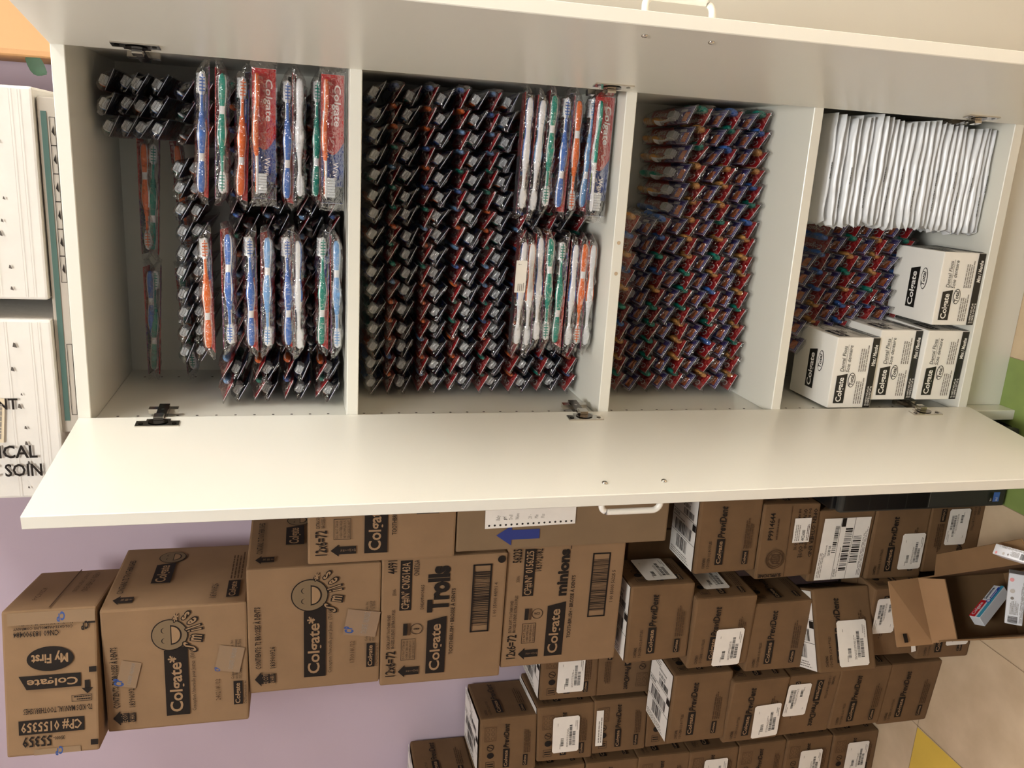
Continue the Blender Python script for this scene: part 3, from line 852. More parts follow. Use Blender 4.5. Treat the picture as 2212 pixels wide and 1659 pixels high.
t, m, f = white_carton((-.002, -.006, ZT + .0275), .302, 'white dented cardboard box with printed warning, left one of the two on the cabinet', 9)
g = Fr((-.151 + .030, -.0028, .26), (0, 0, -1), (1, 0, 0))     # this lettering runs down the front
m.text(g, 'AVEC SOIN', .26 - .155, .010, .021, 'ink', width=.125, bold=.02); m.text(g, 'MEDICAL', .26 - .148, .042, .021, 'ink', width=.113, bold=.02)
m.text(g, 'CONTENT', .26 - .170, .125, .018, 'ink', width=.113, bold=.02)
for q in (0, .008, .013): m.rect(f, .215, .092 + q * 2, .055, .0010, 'torn_grey')
m.build('body', t)
m = MB(); q = f.sub(.108, .052 + .030, R(-6)); m.rect(q, -.010, 0, .075, .05, 'label_cream', .0009)
m.text(q, '49C2-6040', .002, .014, .012, 'ink_soft', .0012, width=.056); m.lines(q, -.004, .002, .06, .009, 1, 'ink_grey', .0012, 2); m.lines(q, .0, .032, .05, .012, 2, 'ink_grey', .0012, 5); m.build('sticker', t)
t, m, F = carton('orange_box', 'orange box on the right end of the cabinet top', 'box', (.6795, .190, ZT + .0005), 0, .245, .40, .17, 'orange_paint', None, .010, .001); m.build('body', t)
m = MB()
pts = []
for i in range(7):
    s_ = i / 6; wd = .020 * math.sin(math.pi * min(.98, s_ * .9 + .06)); pts.append((s_, wd))
vs = []
for s_, wd in pts:
    c = Vector((.556 - .024 * s_, .215 - .012 * s_, ZT + .092 - .034 * s_)); n_ = Vector((.85, -.2, -.35)).normalized() * wd * .8
    vs += [c - n_, c + Vector((-.003, -.003, 0)), c + n_]
fs = []
for i in range(6):
    for k in (0, 1): fs.append((i * 3 + k, i * 3 + k + 1, i * 3 + k + 4, i * 3 + k + 3))
m.add(vs, fs, 'leaf_green', True)
tag(m.build('artificial_leaf'), 'dark green leaf drooping beside the orange box on the cabinet', 'leaf')

# ------------------------------------------------------------------ computer, open carton, toothpaste
t = thing('computer_tower', 'black desktop computer tower standing on the floor under the open left door', 'computer', (-.1475, -.030, 0))
m = MB(); m.box((-.088, .012, .012), (.088, .395, .435), 'pc_black', .004)
for sx in (-.07, .07):
    for y in (.03, .35): m.box((sx - .015, y, 0), (sx + .015, y + .03, .013), 'pc_black')
m.build('case', t)
m = MB(); m.box((-.0895, -.004, .010), (.0895, .013, .425), 'pc_grey', .006); m.box((-.085, -.0052, .21), (.085, -.003, .415), 'pc_black', .001)
f = Fr((-.0895, -.0045, .010), (1, 0, 0), (0, 0, 1))
for z in (.255, .30, .345): m.rect(f, .006, z, .167, .0012, 'pc_grey', .0012)
m.rect(f, .006, .1965, .167, .002, 'pc_silver', .0008)
m.build('front_panel', t)
m = MB(); m.rect(f, .012, .018, .022, .016, 'pc_sticker_blue', .0006); m.text(f, 'intel', .0135, .022, .007, 'label_white', .0009, res=1); m.rect(f, .012, .036, .022, .010, 'pc_black', .0006); m.text(f, 'Vpro', .0135, .038, .005, 'label_white', .0009, res=1)
m.build('sticker', t)

ca = math.atan2(.074, .112)
OCX = Vector((-.496, -.135, 0))                              # left back corner of the open carton
t = thing('open_carton', 'open cardboard carton on the floor holding toothpaste boxes, flap folded back', 'box', OCX, ca)
W_, L_, HT = .134, .31, .22
m = MB(); e = .003
m.box((0, -L_, 0), (W_, 0, e), 'kraft_inside'); m.box((0, -L_, 0), (e, 0, HT), 'kraft_inside'); m.box((W_ - e, -L_, 0), (W_, 0, HT), 'kraft_inside')
m.box((e, -e, e), (W_ - e, 0, HT), 'kraft_inside'); m.box((e, -L_, e), (W_ - e, -L_ + e, HT), 'kraft_inside')
m.build('body', t)
m = MB()
def slabq(a, b_, c, d, th, mt):
    n = (Vector(b_) - Vector(a)).cross(Vector(d) - Vector(a)).normalized() * th
    top = [Vector(q) + n for q in (a, b_, c, d)]; bot = [Vector(q) for q in (a, b_, c, d)]
    m.add(top + bot, [(0, 1, 2, 3), (7, 6, 5, 4), (0, 4, 5, 1), (1, 5, 6, 2), (2, 6, 7, 3), (3, 7, 4, 0)], mt)
slabq((-.004, .001, HT), (W_, .001, HT), (W_ - .004, -.010, HT + .085), (-.004, .006, HT + .085), .003, 'kraft_tan')
slabq((0.002, -.062, HT - .012), (W_ - .010, -.066, HT - .012), (W_, .0, HT + .001), (-.002, .0, HT + .001), .003, 'kraft_tan')
m.rect(Fr((.004, -.0035, HT + .045), (1, 0, 0), (0, -.06, 1)), .0, .018, .018, .010, 'ink', .0015)
m.build('flap', t)
m = MB(); slabq((W_, -.05, HT), (W_ + .040, -.085, HT + .012), (W_ + .040, -L_, HT + .012), (W_, -L_, HT), .003, 'kraft_inside'); m.build('flap', t)

def paste(name, label, M, w_, d_, h_, kind):
    t = thing(name, label, 'toothpaste'); t.matrix_world = M
    m = MB(); m.box((-w_/2, 0, 0), (w_/2, d_, h_), 'paste_white', .001, 1)
    f = Fr((-w_/2, -.0005, 0), (1, 0, 0), (0, 0, 1)); tp = Fr((-w_/2, 0, h_ + .0004), (1, 0, 0), (0, 1, 0))
    if kind == 0:
        for q in (f,):
            m.rect(q, 0, 0, w_, h_ * .30, 'paste_teal'); m.rect(q, 0, h_ * .45, w_ * .50, h_ * .55, 'paste_red', .0007)
            m.text(q, 'Colgate', w_ * .05, h_ * .62, h_ * .30, 'paste_white', .0010, width=w_ * .38, bold=.02)
            m.text(q, 'Sensitive', w_ * .54, h_ * .62, h_ * .26, 'paste_navy', .0010, width=w_ * .36, bold=.01, shear=.2)
            m.rect(q, w_ * .58, h_ * .18, w_ * .36, h_ * .24, 'paste_blue', .0008); m.lines(q, w_ * .60, h_ * .22, w_ * .3, h_ * .16, 1, 'paste_white', .0011)
            m.disc(q, w_ * .50, h_ * .32, h_ * .20, 'paste_blue', .0009, 18); m.disc(q, w_ * .50, h_ * .32, h_ * .13, 'paste_white', .0011, 18)
        e2 = Fr((w_/2 + .0004, 0, 0), (0, 1, 0), (0, 0, 1)); m.rect(e2, d_ * .1, h_ * .1, d_ * .25, h_ * .8, 'paste_pink'); m.rect(e2, d_ * .6, h_ * .1, d_ * .25, h_ * .8, 'paste_navy')
        m.lines(tp, w_ * .1, d_ * .1, w_ * .8, d_ * .8, 4, 'ink_grey', .0006, 2)
    else:
        for q, hh in ((f, h_), (tp, d_)):
            m.disc(q, w_ * .88, hh * .80, hh * .13, 'paste_pink', .0006, 16); m.disc(q, w_ * .66, hh * .72, hh * .14, 'label_grey', .0006, 16); m.disc(q, w_ * .52, hh * .70, hh * .1, 'ink_grey', .0007, 16)
            m.lines(q, w_ * .20, hh * .30, w_ * .28, hh * .5, 7, 'ink_grey', .0006, 4); m.bars(q, w_ * .03, hh * .3, w_ * .14, hh * .55, 'ink', 18, .0006, 4); m.lines(q, w_ * .05, hh * .05, w_ * .9, hh * .18, 3, 'ink_grey', .0006, 8)
    m.build('carton', t)
def oc(A, B, D):
    """stand a box on three corners of its printed face: upper left, upper right, lower left (carton coordinates)"""
    X = (Vector(B) - Vector(A)).normalized(); U = (Vector(A) - Vector(D)); U = (U - X * U.dot(X)); h_ = U.length; U.normalize()
    Mx = Matrix((X, -(X.cross(U)), U)).transposed().to_4x4()
    return Matrix.Translation(OCX) @ Matrix.Rotation(ca, 4, 'Z') @ Matrix.Translation((Vector(A) + Vector(B)) / 2 - U * h_) @ Mx, (Vector(B) - Vector(A)).length, h_
for (A_, B_, D_), dp, kd, nm in ((((.047, -.041, .150), (.106, -.041, .070), (.0277, -.065, .1650)), .024, 0, 'sensitive toothpaste box with red and blue print lying tilted in the open carton'),
                        (((.028, -.132, .150), (.122, -.176, .150), (.016, -.150, .128)), .028, 1, 'white toothpaste box with pink badge and barcode lying in the open carton'),
                        (((.146, -.350, .262), (.172, -.275, .256), (.136, -.350, .240)), .020, 1, 'white toothpaste box lying on the open carton side flap at the photo edge')):
    Mx, wd, hh = oc(A_, B_, D_)
    paste('toothpaste_box', nm, Mx, wd, dp, hh, kd)
# ------------------------------------------------------------------ floss boxes and pouches, bottom compartment
BW, BH, BD = .150, .1015, .145
def floss(x, y, z, yaw, label):
    t = thing('floss_box', label, 'box', (x, y, z), R(yaw), 'white dental floss boxes')
    m = MB(); m.box((-BW/2, 0, 0), (BW/2, BD, BH), 'floss_white', .002, 2)
    f = Fr((-BW/2, -.0004, 0), (1, 0, 0), (0, 0, 1)); tp = Fr((-BW/2, 0, BH + .0004), (1, 0, 0), (0, 1, 0)); rt = Fr((BW/2 + .0004, 0, 0), (0, 1, 0), (0, 0, 1))
    for q, wd in ((f, BW), (rt, BD)):
        m.rect(q, .001, .002, wd - .002, .0165, 'floss_black')
        m.text(q, 'Mint / Menthe', wd * .60, .0055, .0085, 'floss_white', .0009, width=wd * .30, bold=.02, shear=.2)
        for i in (0, 1): m.text(q, ('72 UNITS X 4.57 m/5 yds', '72 UNITÉS X 4,57 m/5 vg')[i], wd * .03, .0105 - .006 * i, .0042, 'floss_white', .0009, width=wd * .28, bold=.02, res=1)
        logo(m, q, wd * .07, .066, wd * .42, .024, 'floss_black', 'floss_white', slant=wd * .03)
        m.disc(q, wd * .40, .0545, wd * .105, 'floss_black', .0005, 28, ry=.0085); m.disc(q, wd * .40, .0545, wd * .094, 'floss_white', .0007, 28, ry=.007)
        m.text(q, 'Total', wd * .325, .0505, .0085, 'floss_black', .0009, width=wd * .15, bold=.025, shear=.15)
        m.text(q, 'Dental Floss', wd * .52, .0765, .0085, 'floss_black', .0006, width=wd * .36, shear=.2)
        m.rect(q, wd * .52, .0735, wd * .38, .0006, 'floss_black'); m.text(q, 'Soie dentaire', wd * .51, .0635, .0085, 'floss_black', .0006, width=wd * .38, shear=.2)
        for a in (.06, .52): m.lines(q, wd * a, .024, wd * .40, .020, 4, 'ink_grey', .0005, 3)
    logo(m, tp, BW * .17, BD * .42, BW * .58, BD * .19, 'floss_black', 'floss_white', slant=.006)
    m.disc(tp, BW * .60, BD * .31, BW * .15, 'floss_black', .0005, 28, ry=BD * .065); m.disc(tp, BW * .60, BD * .31, BW * .138, 'floss_white', .0007, 28, ry=BD * .054); m.text(tp, 'Total', BW * .50, BD * .285, BD * .065, 'floss_black', .0009, width=BW * .20, bold=.025, shear=.15)
    m.build('carton', t)
z0 = ZB[0] + .0005
floss(.0715, .0095, z0, -1.5, 'white dental floss box on the cabinet bottom, lowest of the stack by the left wall')
floss(.0690, .022, z0 + BH + .0006, 0, 'white dental floss box in the middle of the three-box stack')
floss(.0535, .018, z0 + 2 * BH + .0012, 0, 'white dental floss box topmost of the three-box stack, lid showing')
floss(.2345, .0045, z0, .3, 'white dental floss box standing alone right of the three-box stack, lid showing')

ORD = ['first', 'second', 'third', 'fourth', 'fifth', 'sixth', 'seventh', 'eighth', 'ninth', 'tenth', 'eleventh', 'twelfth', 'thirteenth', 'fourteenth', 'fifteenth', 'sixteenth', 'seventeenth', 'eighteenth', 'nineteenth', 'twentieth']
ORD += ['twenty-' + o for o in ORD[:9]] + ['thirtieth', 'thirty-first', 'thirty-second']
def pouch_mesh(seed):
    rr = random.Random(seed)
    L, D, T = .205, .15, .0132
    nx, ny = 16, 10
    m = MB(); vs = []
    ph = [rr.uniform(0, 6) for _ in range(4)]
    for s in (1, -1):
        for j in range(ny + 1):
            for i in range(nx + 1):
                u, v = i / nx, j / ny
                prof = min(1, 5.5 * min(u, 1 - u) / 1.0) ** .6 * min(1, 7 * min(v, 1 - v)) ** .5
                wob = .0016 * math.sin(7 * u + ph[0]) * math.sin(5 * v + ph[1]) + .0009 * math.sin(17 * u + ph[2])
                edge = .004 * math.sin(23 * v + ph[3]) * (1 if u < .03 else 0)
                vs.append((-L/2 + L * u + edge - (.004 * rr.random() if u < .01 else 0), D * v, s * (T / 2 * prof * .98 + .0003) + wob * .8 + (.003 * math.sin(30 * v + ph[0]) if u < .05 else 0)))
    N = (nx + 1) * (ny + 1)
    fs = []
    for j in range(ny):
        for i in range(nx):
            a = j * (nx + 1) + i
            fs.append((a, a + 1, a + nx + 2, a + nx + 1)); fs.append((N + a, N + a + nx + 1, N + a + nx + 2, N + a + 1))
    for i in range(nx):
        fs.append((i + 1, i, N + i, N + i + 1))
    for j in range(ny):
        a = j * (nx + 1); fs.append((a, a + nx + 1, N + a + nx + 1, N + a)); a += nx; fs.append((a + nx + 1, a, N + a, N + a + nx + 1))
    m.add(vs, fs, 'pouch', True)
    f = Fr((-L/2, .006, .0058), (1, 0, 0), (0, .95, .3))
    if seed % 3 == 0: m.lines(Fr((-.02, -.0005, -.001), (1, 0, 0), (0, 0, 1)), 0, 0, .035, .004, 1, 'pouch_ink', .0012, seed)
    if seed % 4 == 1: m.lines(Fr((-.07, -.0005, -.001), (1, 0, 0), (0, 0, 1)), 0, 0, .05, .0035, 1, 'pouch_ink', .0012, seed)
    return m
NP = 28
for k in range(NP):
    z = z0 + .0098 + k * .01335
    o = pouch_mesh(k).build('pouch')
    rr = random.Random(500 + k)
    o.location = (.4550 + rr.uniform(-.003, .003) - (.008 if k < 5 else 0) + .004 * math.sin(k * .7), .030 + rr.uniform(-.004, .004), z)
    o.rotation_euler = (0, R(rr.uniform(-.8, .8) + (2.0 if k in (2, 3) else 0)), R(rr.uniform(-1.5, 1.5)))
    n = NP - k
    tag(o, 'flat white plastic pouch, %s from the top of the pouch stack' % ORD[n - 1] if n > 1 else 'flat white plastic pouch lying on top of the pouch stack', 'pouch', 'white pouches stacked in the bottom compartment')

# ------------------------------------------------------------------ wrapped toothbrushes
BL = .192                                                     # brush length; x=-.096 is the handle end, +.096 the head
def brush_mesh(col, seed=0, plain=False, kids=False):
    """brush lying at y=-.012, z=.010; its back faces -y, the bristles point to +y"""
    st = [(-.096, .0015, .0015), (-.094, .0042, .0032), (-.088, .0058, .0042), (-.075, .0066, .0048), (-.060, .0062, .0048), (-.045, .0048, .0042), (-.032, .0046, .0042), (-.018, .0060, .0050), (-.002, .0070, .0054), (.010, .0062, .0052), (.018, .0048, .0044), (.024, .0042, .0040), (.034, .0032, .0030), (.052, .0026, .0026), (.060, .0030, .0024), (.066, .0052, .0024), (.074, .0066, .0024), (.086, .0062, .0024), (.093, .0040, .0022), (.096, .0014, .0012)]
    N = 16
    vs = []; fs = []; ms = []
    m = MB()
    if kids: st = [(-.096 + (x + .096) * .80, wz * (1.5 if x < .02 else 1.0), wy * (1.45 if x < .02 else 1.0)) for x, wz, wy in st]
    for x, wz, wy in st:
        bow = -.003 * math.sin(max(0, min(1, (x + .05) / .09)) * math.pi)
        for k in range(N):
            a = 6.283185 * k / N
            vs.append((x, -.012 + bow - wy * math.cos(a), .010 + 1.16 * wz * math.sin(a)))     # a=0 is the back (-y)
    def colour(i, k):
        xm = (st[i][0] + st[i + 1][0]) / 2
        a = abs(((k + .5) / N * 360 + 180) % 360 - 180)
        if kids: return col if xm < -.02 else ('tb_white' if xm > .02 or a < 60 else col)
        if plain:
            if xm > .058: return 'tb_white'
            if .010 < xm < .030: return col if int((xm + .1) / .004) % 2 else 'tb_white'
            return 'tb_white' if (a < 50 and xm < .05) else (col if xm < .012 else 'tb_white')
        if xm > .058: return 'tb_white'
        if xm > .034: return col if a < 35 else 'tb_white'
        if xm > .018: return col
        if xm < -.093: return col
        if -.050 < xm < -.026: return 'tb_white' if a < 60 else col
        return col if a < 48 else ('tb_white' if a < 78 else col)
    for i in range(len(st) - 1):
        for k in range(N):
            fs.append((i * N + k, (i + 1) * N + k, (i + 1) * N + (k + 1) % N, i * N + (k + 1) % N)); ms.append(colour(i, k))
    fs.append(tuple(range(N))); ms.append(col); fs.append(tuple((len(st) - 1) * N + k for k in range(N))[::-1]); ms.append('tb_white')
    o = len(m.v); m.v += vs
    for f, c in zip(fs, ms):
        m.f.append(f); m.m.append(m.mi(c)); m.sm.append(True)
    # rubber tongue-cleaner ribs on the back of the head, grip rings at the waist
    if kids: return m
    if not plain:
        yb = -.012 - .0027
        m.box((.060, yb - .0006, .0093), (.092, yb + .001, .0107), col)
        for x in (.066, .071, .076, .081, .086): m.box((x, yb - .0006, .0058), (x + .0016, yb + .001, .0142), col)
    for x in (.0185, .0225, .0265):
        m.tube([(x, -.012 - .0012, .010), (x + .0018, -.012 - .0012, .010)], .0050, col if not plain else 'tb_white', 12)
    return m
def bristle_mesh(kids=False):
    m = MB()
    for i in range(7):
        for k in range(3):
            x = .0622 + .0046 * i; z = .0040 + .0043 * k
            h_ = .0125 + (.0012 if (i + k) % 2 else 0)
            if kids: x -= .0355
            m.box((x, -.0105, z), (x + .0040, -.0105 + h_, z + .0039), 'bristle')
    return m
def card_mesh(kids=False):
    m = MB()
    t_ = .0006
    x0, x1, xm = -.104, .104, .004
    a, b_ = ('card_red', 'card_purple' if kids else 'card_blue')
    m.box((x0, -.021, -t_), (xm, .021, t_), a); m.box((xm, -.021, -t_), (x1, .021, t_), b_)
    m.box((x0, -.0208, -t_ * 1.2), (xm, .0208, -t_), 'card_back_red'); m.box((xm, -.0208, -t_ * 1.2), (x1, .0208, -t_), 'card_back_dark')
    f = Fr((x0, -.021, t_), (1, 0, 0), (0, 1, 0))
    # curved red-blue border, the name, a leaf-green swirl and the white edge
    m.poly([f.p(.106 + .022 * math.cos(R(q)), .042 * (q + 90) / 180, .0002) for q in range(-90, 91, 15)] + [f.p(.100, .042, .0002), f.p(.100, 0, .0002)], a)
    m.text(f, 'Colgate', .016, .024, .012, 'card_letter', .0004, width=.066, bold=.015, shear=.12)
    if kids:
        m.rect(f, .176, .006, .022, .022, 'card_orange', .0003); m.frame(f, .160, .002, .045, .038, .0012, 'card_white', .0004); m.rect(f, .150, .030, .03, .006, 'card_white', .0003)
    else:
        m.rect(f, .180, .0005, .0275, .041, 'card_back_dark', .0002)
        m.text(f, 'Wave', .140, .022, .010, 'card_letter', .0004, width=.030, bold=.01); m.disc(f, .172, .014, .006, 'card_greenyellow', .0003, 14, hole=.6); m.rect(f, .128, .005, .04, .002, 'card_greenyellow', .0003)
    # white bare-board edges catch the light
    e = 'card_white'
    for s in (-1, 1):
        m.box((x0, s * .021 - (.0004 if s > 0 else 0), -t_ * 1.1), (x1, s * .021 + (.0004 if s < 0 else 0), t_ * 1.1), e if s > 0 else (a))
    m.box((x0 - .0003, -.021, -t_ * .7), (x0, .021, t_ * .7), 'card_white'); m.box((x1, -.021, -t_ * .7), (x1 + .0003, .021, t_ * .7), 'card_white')
    return m
def film_mesh(seed):
    rr = random.Random(seed)
    xs = [-.116, -.113, -.110, -.106] + [-.100 + .008 * i for i in range(26)] + [.106, .110, .113, .116]
    prof = [(-.0232, .000), (-.0238, .008), (-.0215, .0150), (-.015, .0190), (-.007, .0200), (.003, .0180), (.010, .0105), (.0165, .0036), (.0232, .000), (.0205, -.0018), (.010, -.0020), (-.004, -.0020), (-.018, -.0018)]
    N = len(prof); vs = []
    cr = [(rr.uniform(-.11, .11), rr.uniform(-.9, .9), rr.uniform(.0012, .0034)) for _ in range(15)]     # creases running askew across the bag
    for i, x in enumerate(xs):
        e = min(1.0, max(0.0, (.114 - abs(x)) / .024))
        for k, (y, z) in enumerate(prof):
            j = .0007
            fold = sum(h * max(0, 1 - abs((x - c) + y * sl * 2) / .006) for c, sl, h in cr) if z > .003 else 0
            vs.append((x + (rr.uniform(-.002, .002) if e == 0 else 0), y + rr.uniform(-j, j) - (.7 * fold if y < -.014 else 0), z * (.22 + .78 * e ** .6) + .6 * fold + rr.uniform(-j, j) + (.003 * math.sin(y * 160 + seed) if e == 0 else 0)))
    fs = []
    for i in range(len(xs) - 1):
        for k in range(N):
            fs.append((i * N + k, i * N + (k + 1) % N, (i + 1) * N + (k + 1) % N, (i + 1) * N + k))
    m = MB(); m.add(vs, fs, 'clear_film', True)
    for i in range(len(m.sm)):
        if rr.random() < .40: m.sm[i] = False
    return m
PROTO = {}
def proto_mesh(key, builder):
    if key not in PROTO:
        b_ = builder()
        if key[0] in ('card', 'film'): b_.v = [(x, y * .90, z) for x, y, z in b_.v]
        o = b_.build('proto'); PROTO[key] = o.data; bpy.data.objects.remove(o)
    return PROTO[key]
def child(name, me, parent):
    o = bpy.data.objects.new(name, me); COL.objects.link(o); o.parent = parent; return o
def pack(kind, col, M, label, group, seed, plain=False):
    kids = kind == 'kids_toothbrush_pack'
    t = bpy.data.objects.new(kind, None); t.empty_display_size = .02; COL.objects.link(t)
    t.matrix_world = M
    t['label'] = label; t['category'] = 'toothbrush'; t['group'] = group
    child('backing_card', proto_mesh(('card', kids), lambda: card_mesh(kids)), t)
    b = child('toothbrush', proto_mesh(('brush', col, plain, kids), lambda: brush_mesh(col, 0, plain, kids)), t)
    child('bristles', proto_mesh(('bristles', kids), lambda: bristle_mesh(kids)), b)
    child('wrapper', proto_mesh(('film', seed % 5), lambda: film_mesh(seed % 5)), t)
    return t
def basis(X, Y, Z): return Matrix((X, Y, Z)).transposed().to_4x4()
x_, y_, z_ = Vector((1, 0, 0)), Vector((0, 1, 0)), Vector((0, 0, 1))
OR = dict(right=basis(x_, y_, z_), left=basis(-x_, y_, -z_), card=basis(-x_, -z_, -y_), handle=basis(y_, -x_, z_), head=basis(-y_, x_, z_), cardr=basis(x_, z_, -y_))
def place(loc, o, tilt=0.0, skew=(0, 0)):
    """tilt: roll about the pack's own long axis; skew: small turns about world z and y"""
    return Matrix.Translation(loc) @ Matrix.Rotation(R(skew[0]), 4, 'Z') @ Matrix.Rotation(R(skew[1]), 4, 'Y') @ OR[o] @ Matrix.Rotation(R(tilt), 4, 'X')
CN = dict(tb_orange='orange', tb_blue='blue', tb_lightblue='light blue', tb_green='green', tb_white='white', tb_amber='amber')
COLS = ['tb_orange', 'tb_blue', 'tb_green', 'tb_lightblue']
rp = random.Random(11)

# top compartment: front bundle, packs lying crosswise
zt = SH[0][0]
def front_pack(px, x, o, col, comp, n, side, tilt, y=.085, skew=(0, 0), plain=False, zz=None, card=False):
    z = zz if zz is not None else px
    head = {'right': 'head to the right', 'left': 'head to the left', 'card': 'printed card out', 'cardr': 'printed card out'}[o]
    z += {'right': -.010, 'left': .010}.get(o, 0)
    pack('toothbrush_pack', col, place((x, y, z), o, tilt, skew), 'wrapped %s toothbrush, %s, %s from top, %s bundle, %s compartment' % (CN[col], head, n, side, comp), 'wrapped toothbrushes lying crosswise in the %s compartment' % comp, rp.randrange(5), plain)
RC = [(1.676, 'right', 'tb_blue', 15), (1.638, 'left', 'tb_green', 8), (1.613, 'right', 'tb_orange', 15), (1.573, 'card', 'tb_orange', -6), (1.540, 'right', 'tb_blue', 16), (1.514, 'left', 'tb_white', 8), (1.490, 'right', 'tb_green', 10), (1.462, 'card', 'tb_orange', -4)]
LC = [(1.676, 'right', 'tb_orange', 14), (1.632, 'left', 'tb_blue', 14), (1.604, 'right', 'tb_blue', 16), (1.568, 'left', 'tb_lightblue', 14), (1.541, 'right', 'tb_blue', 15), (1.517, 'left', 'tb_blue', 10), (1.482, 'right', 'tb_green', 15), (1.4520, 'left', 'tb_lightblue', 4)]
for i, (z, o, c, tl) in enumerate(RC):
    front_pack(0, .450 + rp.uniform(-.005, .005), o, c, 'top', ORD[i], 'right', tl, [.085, .085, .085, .060, .085, .085, .100, .048][i], (rp.uniform(-1.5, 1.5), [2.2, 1.6, 2.5, .8, .8, 0, .8, 0][i]), zz=z)
for i, (z, o, c, tl) in enumerate(LC):
    front_pack(0, .188 + rp.uniform(-.005, .005), o, c, 'top', ORD[i], 'left', tl, .080, (rp.uniform(-1.5, 1.5), rp.uniform(-.8, .8)), i == 5, zz=z)
# top compartment: deep upper bundles
DR = [(1.800, 'left', 'tb_orange'), (1.772, 'right', 'tb_green'), (1.736, 'left', 'tb_orange')]
DL = [(1.800, 'left', 'tb_blue'), (1.780, 'right', 'tb_green'), (1.736, 'left', 'tb_green')]
for nm, L_, xx in (('right', DR, .330), ('left', DL, .098)):
    for i, (z, o, c) in enumerate(L_):
        pack('toothbrush_pack', c, place((xx, .262, z), o, 8, (rp.uniform(-2, 2), [0, 3, 4][i] * (-1 if o == 'left' else 1))), 'wrapped %s toothbrush deep in the top compartment, %s bundle, %s from top' % (CN[c], nm, ORD[i]), 'wrapped toothbrushes lying deep in the top compartment', i)
def ends(kind, comp, x0, dx, nx, z0_, dz, nz, y, start, skip=None, tl=(25, 33), cols=COLS, grp=None, into=None, only=None, dark=0.0):
    """layers of packs seen end-on; handle ends and head ends alternate layer by layer"""
    for j in range(nz):
        o = only or ('handle' if (j + start) % 2 == 0 else 'head')
        sgn = 1 if o == 'handle' else -1
        base = sgn * rp.uniform(*tl)
        for i in range(nx):
            if i % 5 == 0: base = sgn * rp.uniform(*tl); lift = rp.uniform(-.003, .003) * (j > 0)
            if skip and skip(i, j): continue
            c = rp.choice(cols)
            x = x0 + dx * i + rp.uniform(-.002, .002); z = z0_ + dz * j + lift + rp.uniform(-.002, .002) * (j > 0)
            yy = min(y + .118 + rp.uniform(-.012, .010), DEP - .121)
            M = place((x, yy, z), o, base + rp.uniform(-3, 3), (rp.uniform(-.8, .8), 0))
            if into is not None:
                into.append((kind, c, M, rp.randrange(5))); continue
            end = '%s handle end' % CN[c] if o == 'handle' else 'bristle end'
            lb = 'wrapped %stoothbrush, %s out, %s layer up, %s from left, %s' % ('child ' if kind[0] == 'k' else '', end, ORD[j], ORD[i], comp)
            pack(kind, c, M, lb, grp or ('toothbrush ends in the %s' % comp), rp.randrange(5))
def bundle_stuff(lst, name, label):
    """the packs farther back, past the ones that can be told apart: one object"""
    m = MB()
    for kind, c, M, sd in lst:
        for key, bl in ((('card', kind[0] == 'k'), lambda: card_mesh(kind[0] == 'k')), (('brush', c, False, False), lambda: brush_mesh(c)), (('film', sd), lambda: film_mesh(sd))):
            me = proto_mesh(key, bl); o = len(m.v)
            m.v += [tuple(M @ v.co) for v in me.vertices]
            idx = [m.mi(q.name) for q in me.materials]
            for p in me.polygons:
                m.f.append(tuple(k + o for k in p.vertices)); m.m.append(idx[p.material_index]); m.sm.append(p.use_smooth)
    o = m.build(name); tag(o, label, 'toothbrushes'); o['kind'] = 'stuff'
A = 'toothbrush_pack'
ends(A, 'top compartment left', .003, .0355, 2, 1.4560, .0270, 8, .085, 1)
ends(A, 'top compartment middle', .064, .0362, 10, 1.683, .028, 2, .150, 1, only='head')
ends(A, 'top compartment right', .452, .036, 3, 1.738, .0262, 4, .115, 1, only='head')
STF = []
ends(A, '', .082, .0362, 13, 1.4560, .0283, 7, .150, 0, into=STF)
ends(A, '', .445, .0362, 3, 1.668, .0285, 2, .150, 0, into=STF)
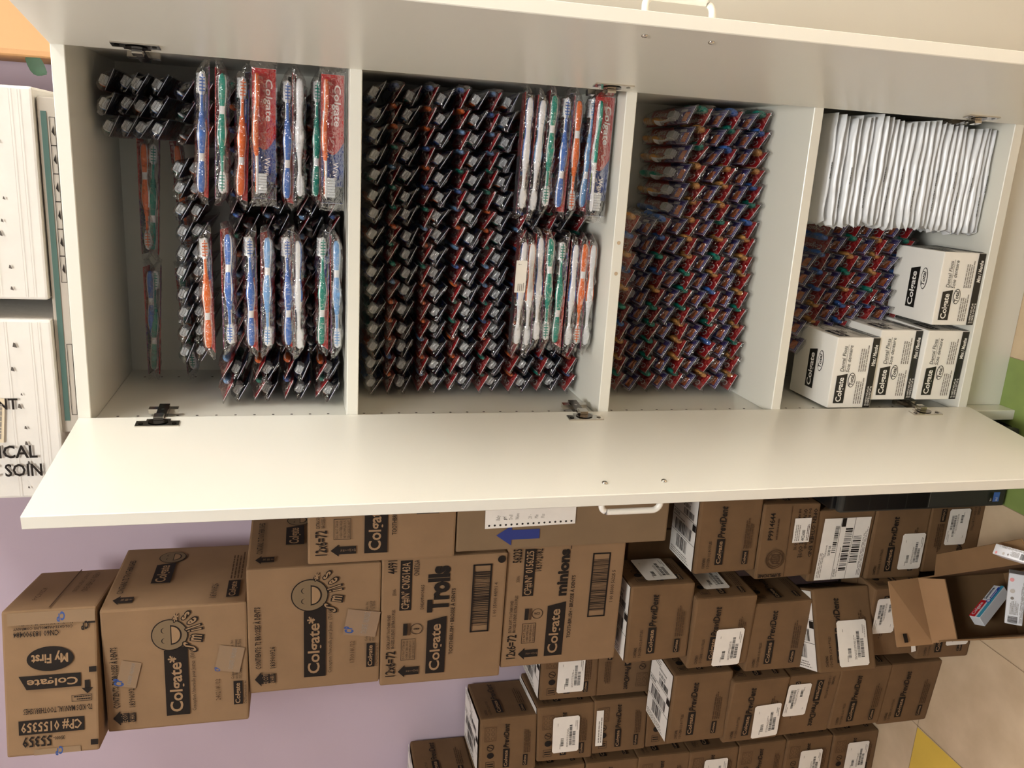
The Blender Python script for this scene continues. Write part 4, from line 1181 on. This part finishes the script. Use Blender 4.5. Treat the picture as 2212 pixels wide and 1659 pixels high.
# second compartment
z2 = SH[1][0]
ends(A, 'second compartment', .0035, .0357, 16, z2 + .0172, .0302, 14, .130, 0, skip=lambda i, j: j < 5 and 3 <= i)
ends(A, '', .1110, .0357, 12, z2 + .0172, .0302, 5, .130, 0, into=STF)
bundle_stuff(STF, 'toothbrush_packs', 'wrapped toothbrushes packed behind the crosswise bundles on the upper two shelves')
RC2 = [(1.122, 'left', 'tb_blue', 6, True), (1.100, 'left', 'tb_lightblue', 6, True), (1.078, 'left', 'tb_green', 6, False), (1.056, 'right', 'tb_blue', 6, False), (1.030, 'left', 'tb_orange', 5, False), (1.008, 'right', 'tb_lightblue', 5, False), (.9905, 'card', 'tb_green', -5, True)]
LC2 = [(1.116, 'left', 'tb_blue', 6, True), (1.099, 'left', 'tb_orange', 6, True), (1.082, 'left', 'tb_blue', 6, True), (1.063, 'left', 'tb_green', 6, False), (1.044, 'right', 'tb_green', 5, False), (1.016, 'left', 'tb_blue', 6, True), (.9985, 'left', 'tb_orange', 5, False), (.9815, 'left', 'tb_orange', 4, True)]
for nm, L_, xx in (('right', RC2, .452), ('left', LC2, .200)):
    for i, (z, o, c, tl, pl) in enumerate(L_):
        yy = .070 if 'card' not in o else .038
        front_pack(0, xx + rp.uniform(-.006, .006), o, c, 'second', ORD[i], nm, tl, yy, (rp.uniform(-2, 2), rp.uniform(-1.2, 1.2) + (1.2 if nm == 'right' else 0.4)), pl, zz=z)
m = MB(); f = Fr((.205, .022, 1.118), (1, 0, -.02), (0, -.15, 1)); m.rect(f, 0, 0, .058, .020, 'label_white', 0); m.rect(Fr((.263, .0225, 1.118), (-1, 0, .02), (0, -.15, 1)), 0, 0, .058, .020, 'label_white', 0)
m.lines(f, .003, .003, .016, .014, 4, 'ink_grey', .0004, 3); m.text(f, 'T', .050, .011, .006, 'ink', .0004)
tag(m.build('paper_tag'), 'small white paper slip among the crosswise toothbrushes of the second compartment', 'tag')
# third compartment and bottom compartment: children's packs
K = 'kids_toothbrush_pack'
KC = ['tb_amber', 'tb_blue', 'tb_green', 'tb_amber']
z3 = SH[2][0]
ends(K, 'third compartment', .0035, .0357, 16, z3 + .0178, .0320, 10, .150, 0, cols=KC, skip=lambda i, j: (j > 5 and i > 9) or (j > 8 and i > 5), tl=(26, 35))
ends(K, 'bottom compartment', .085, .0362, 8, z0 + .0178, .0330, 10, .165, 0, skip=lambda i, j: (i > 5 and j > 8) or (j < 2), cols=KC, tl=(26, 35))
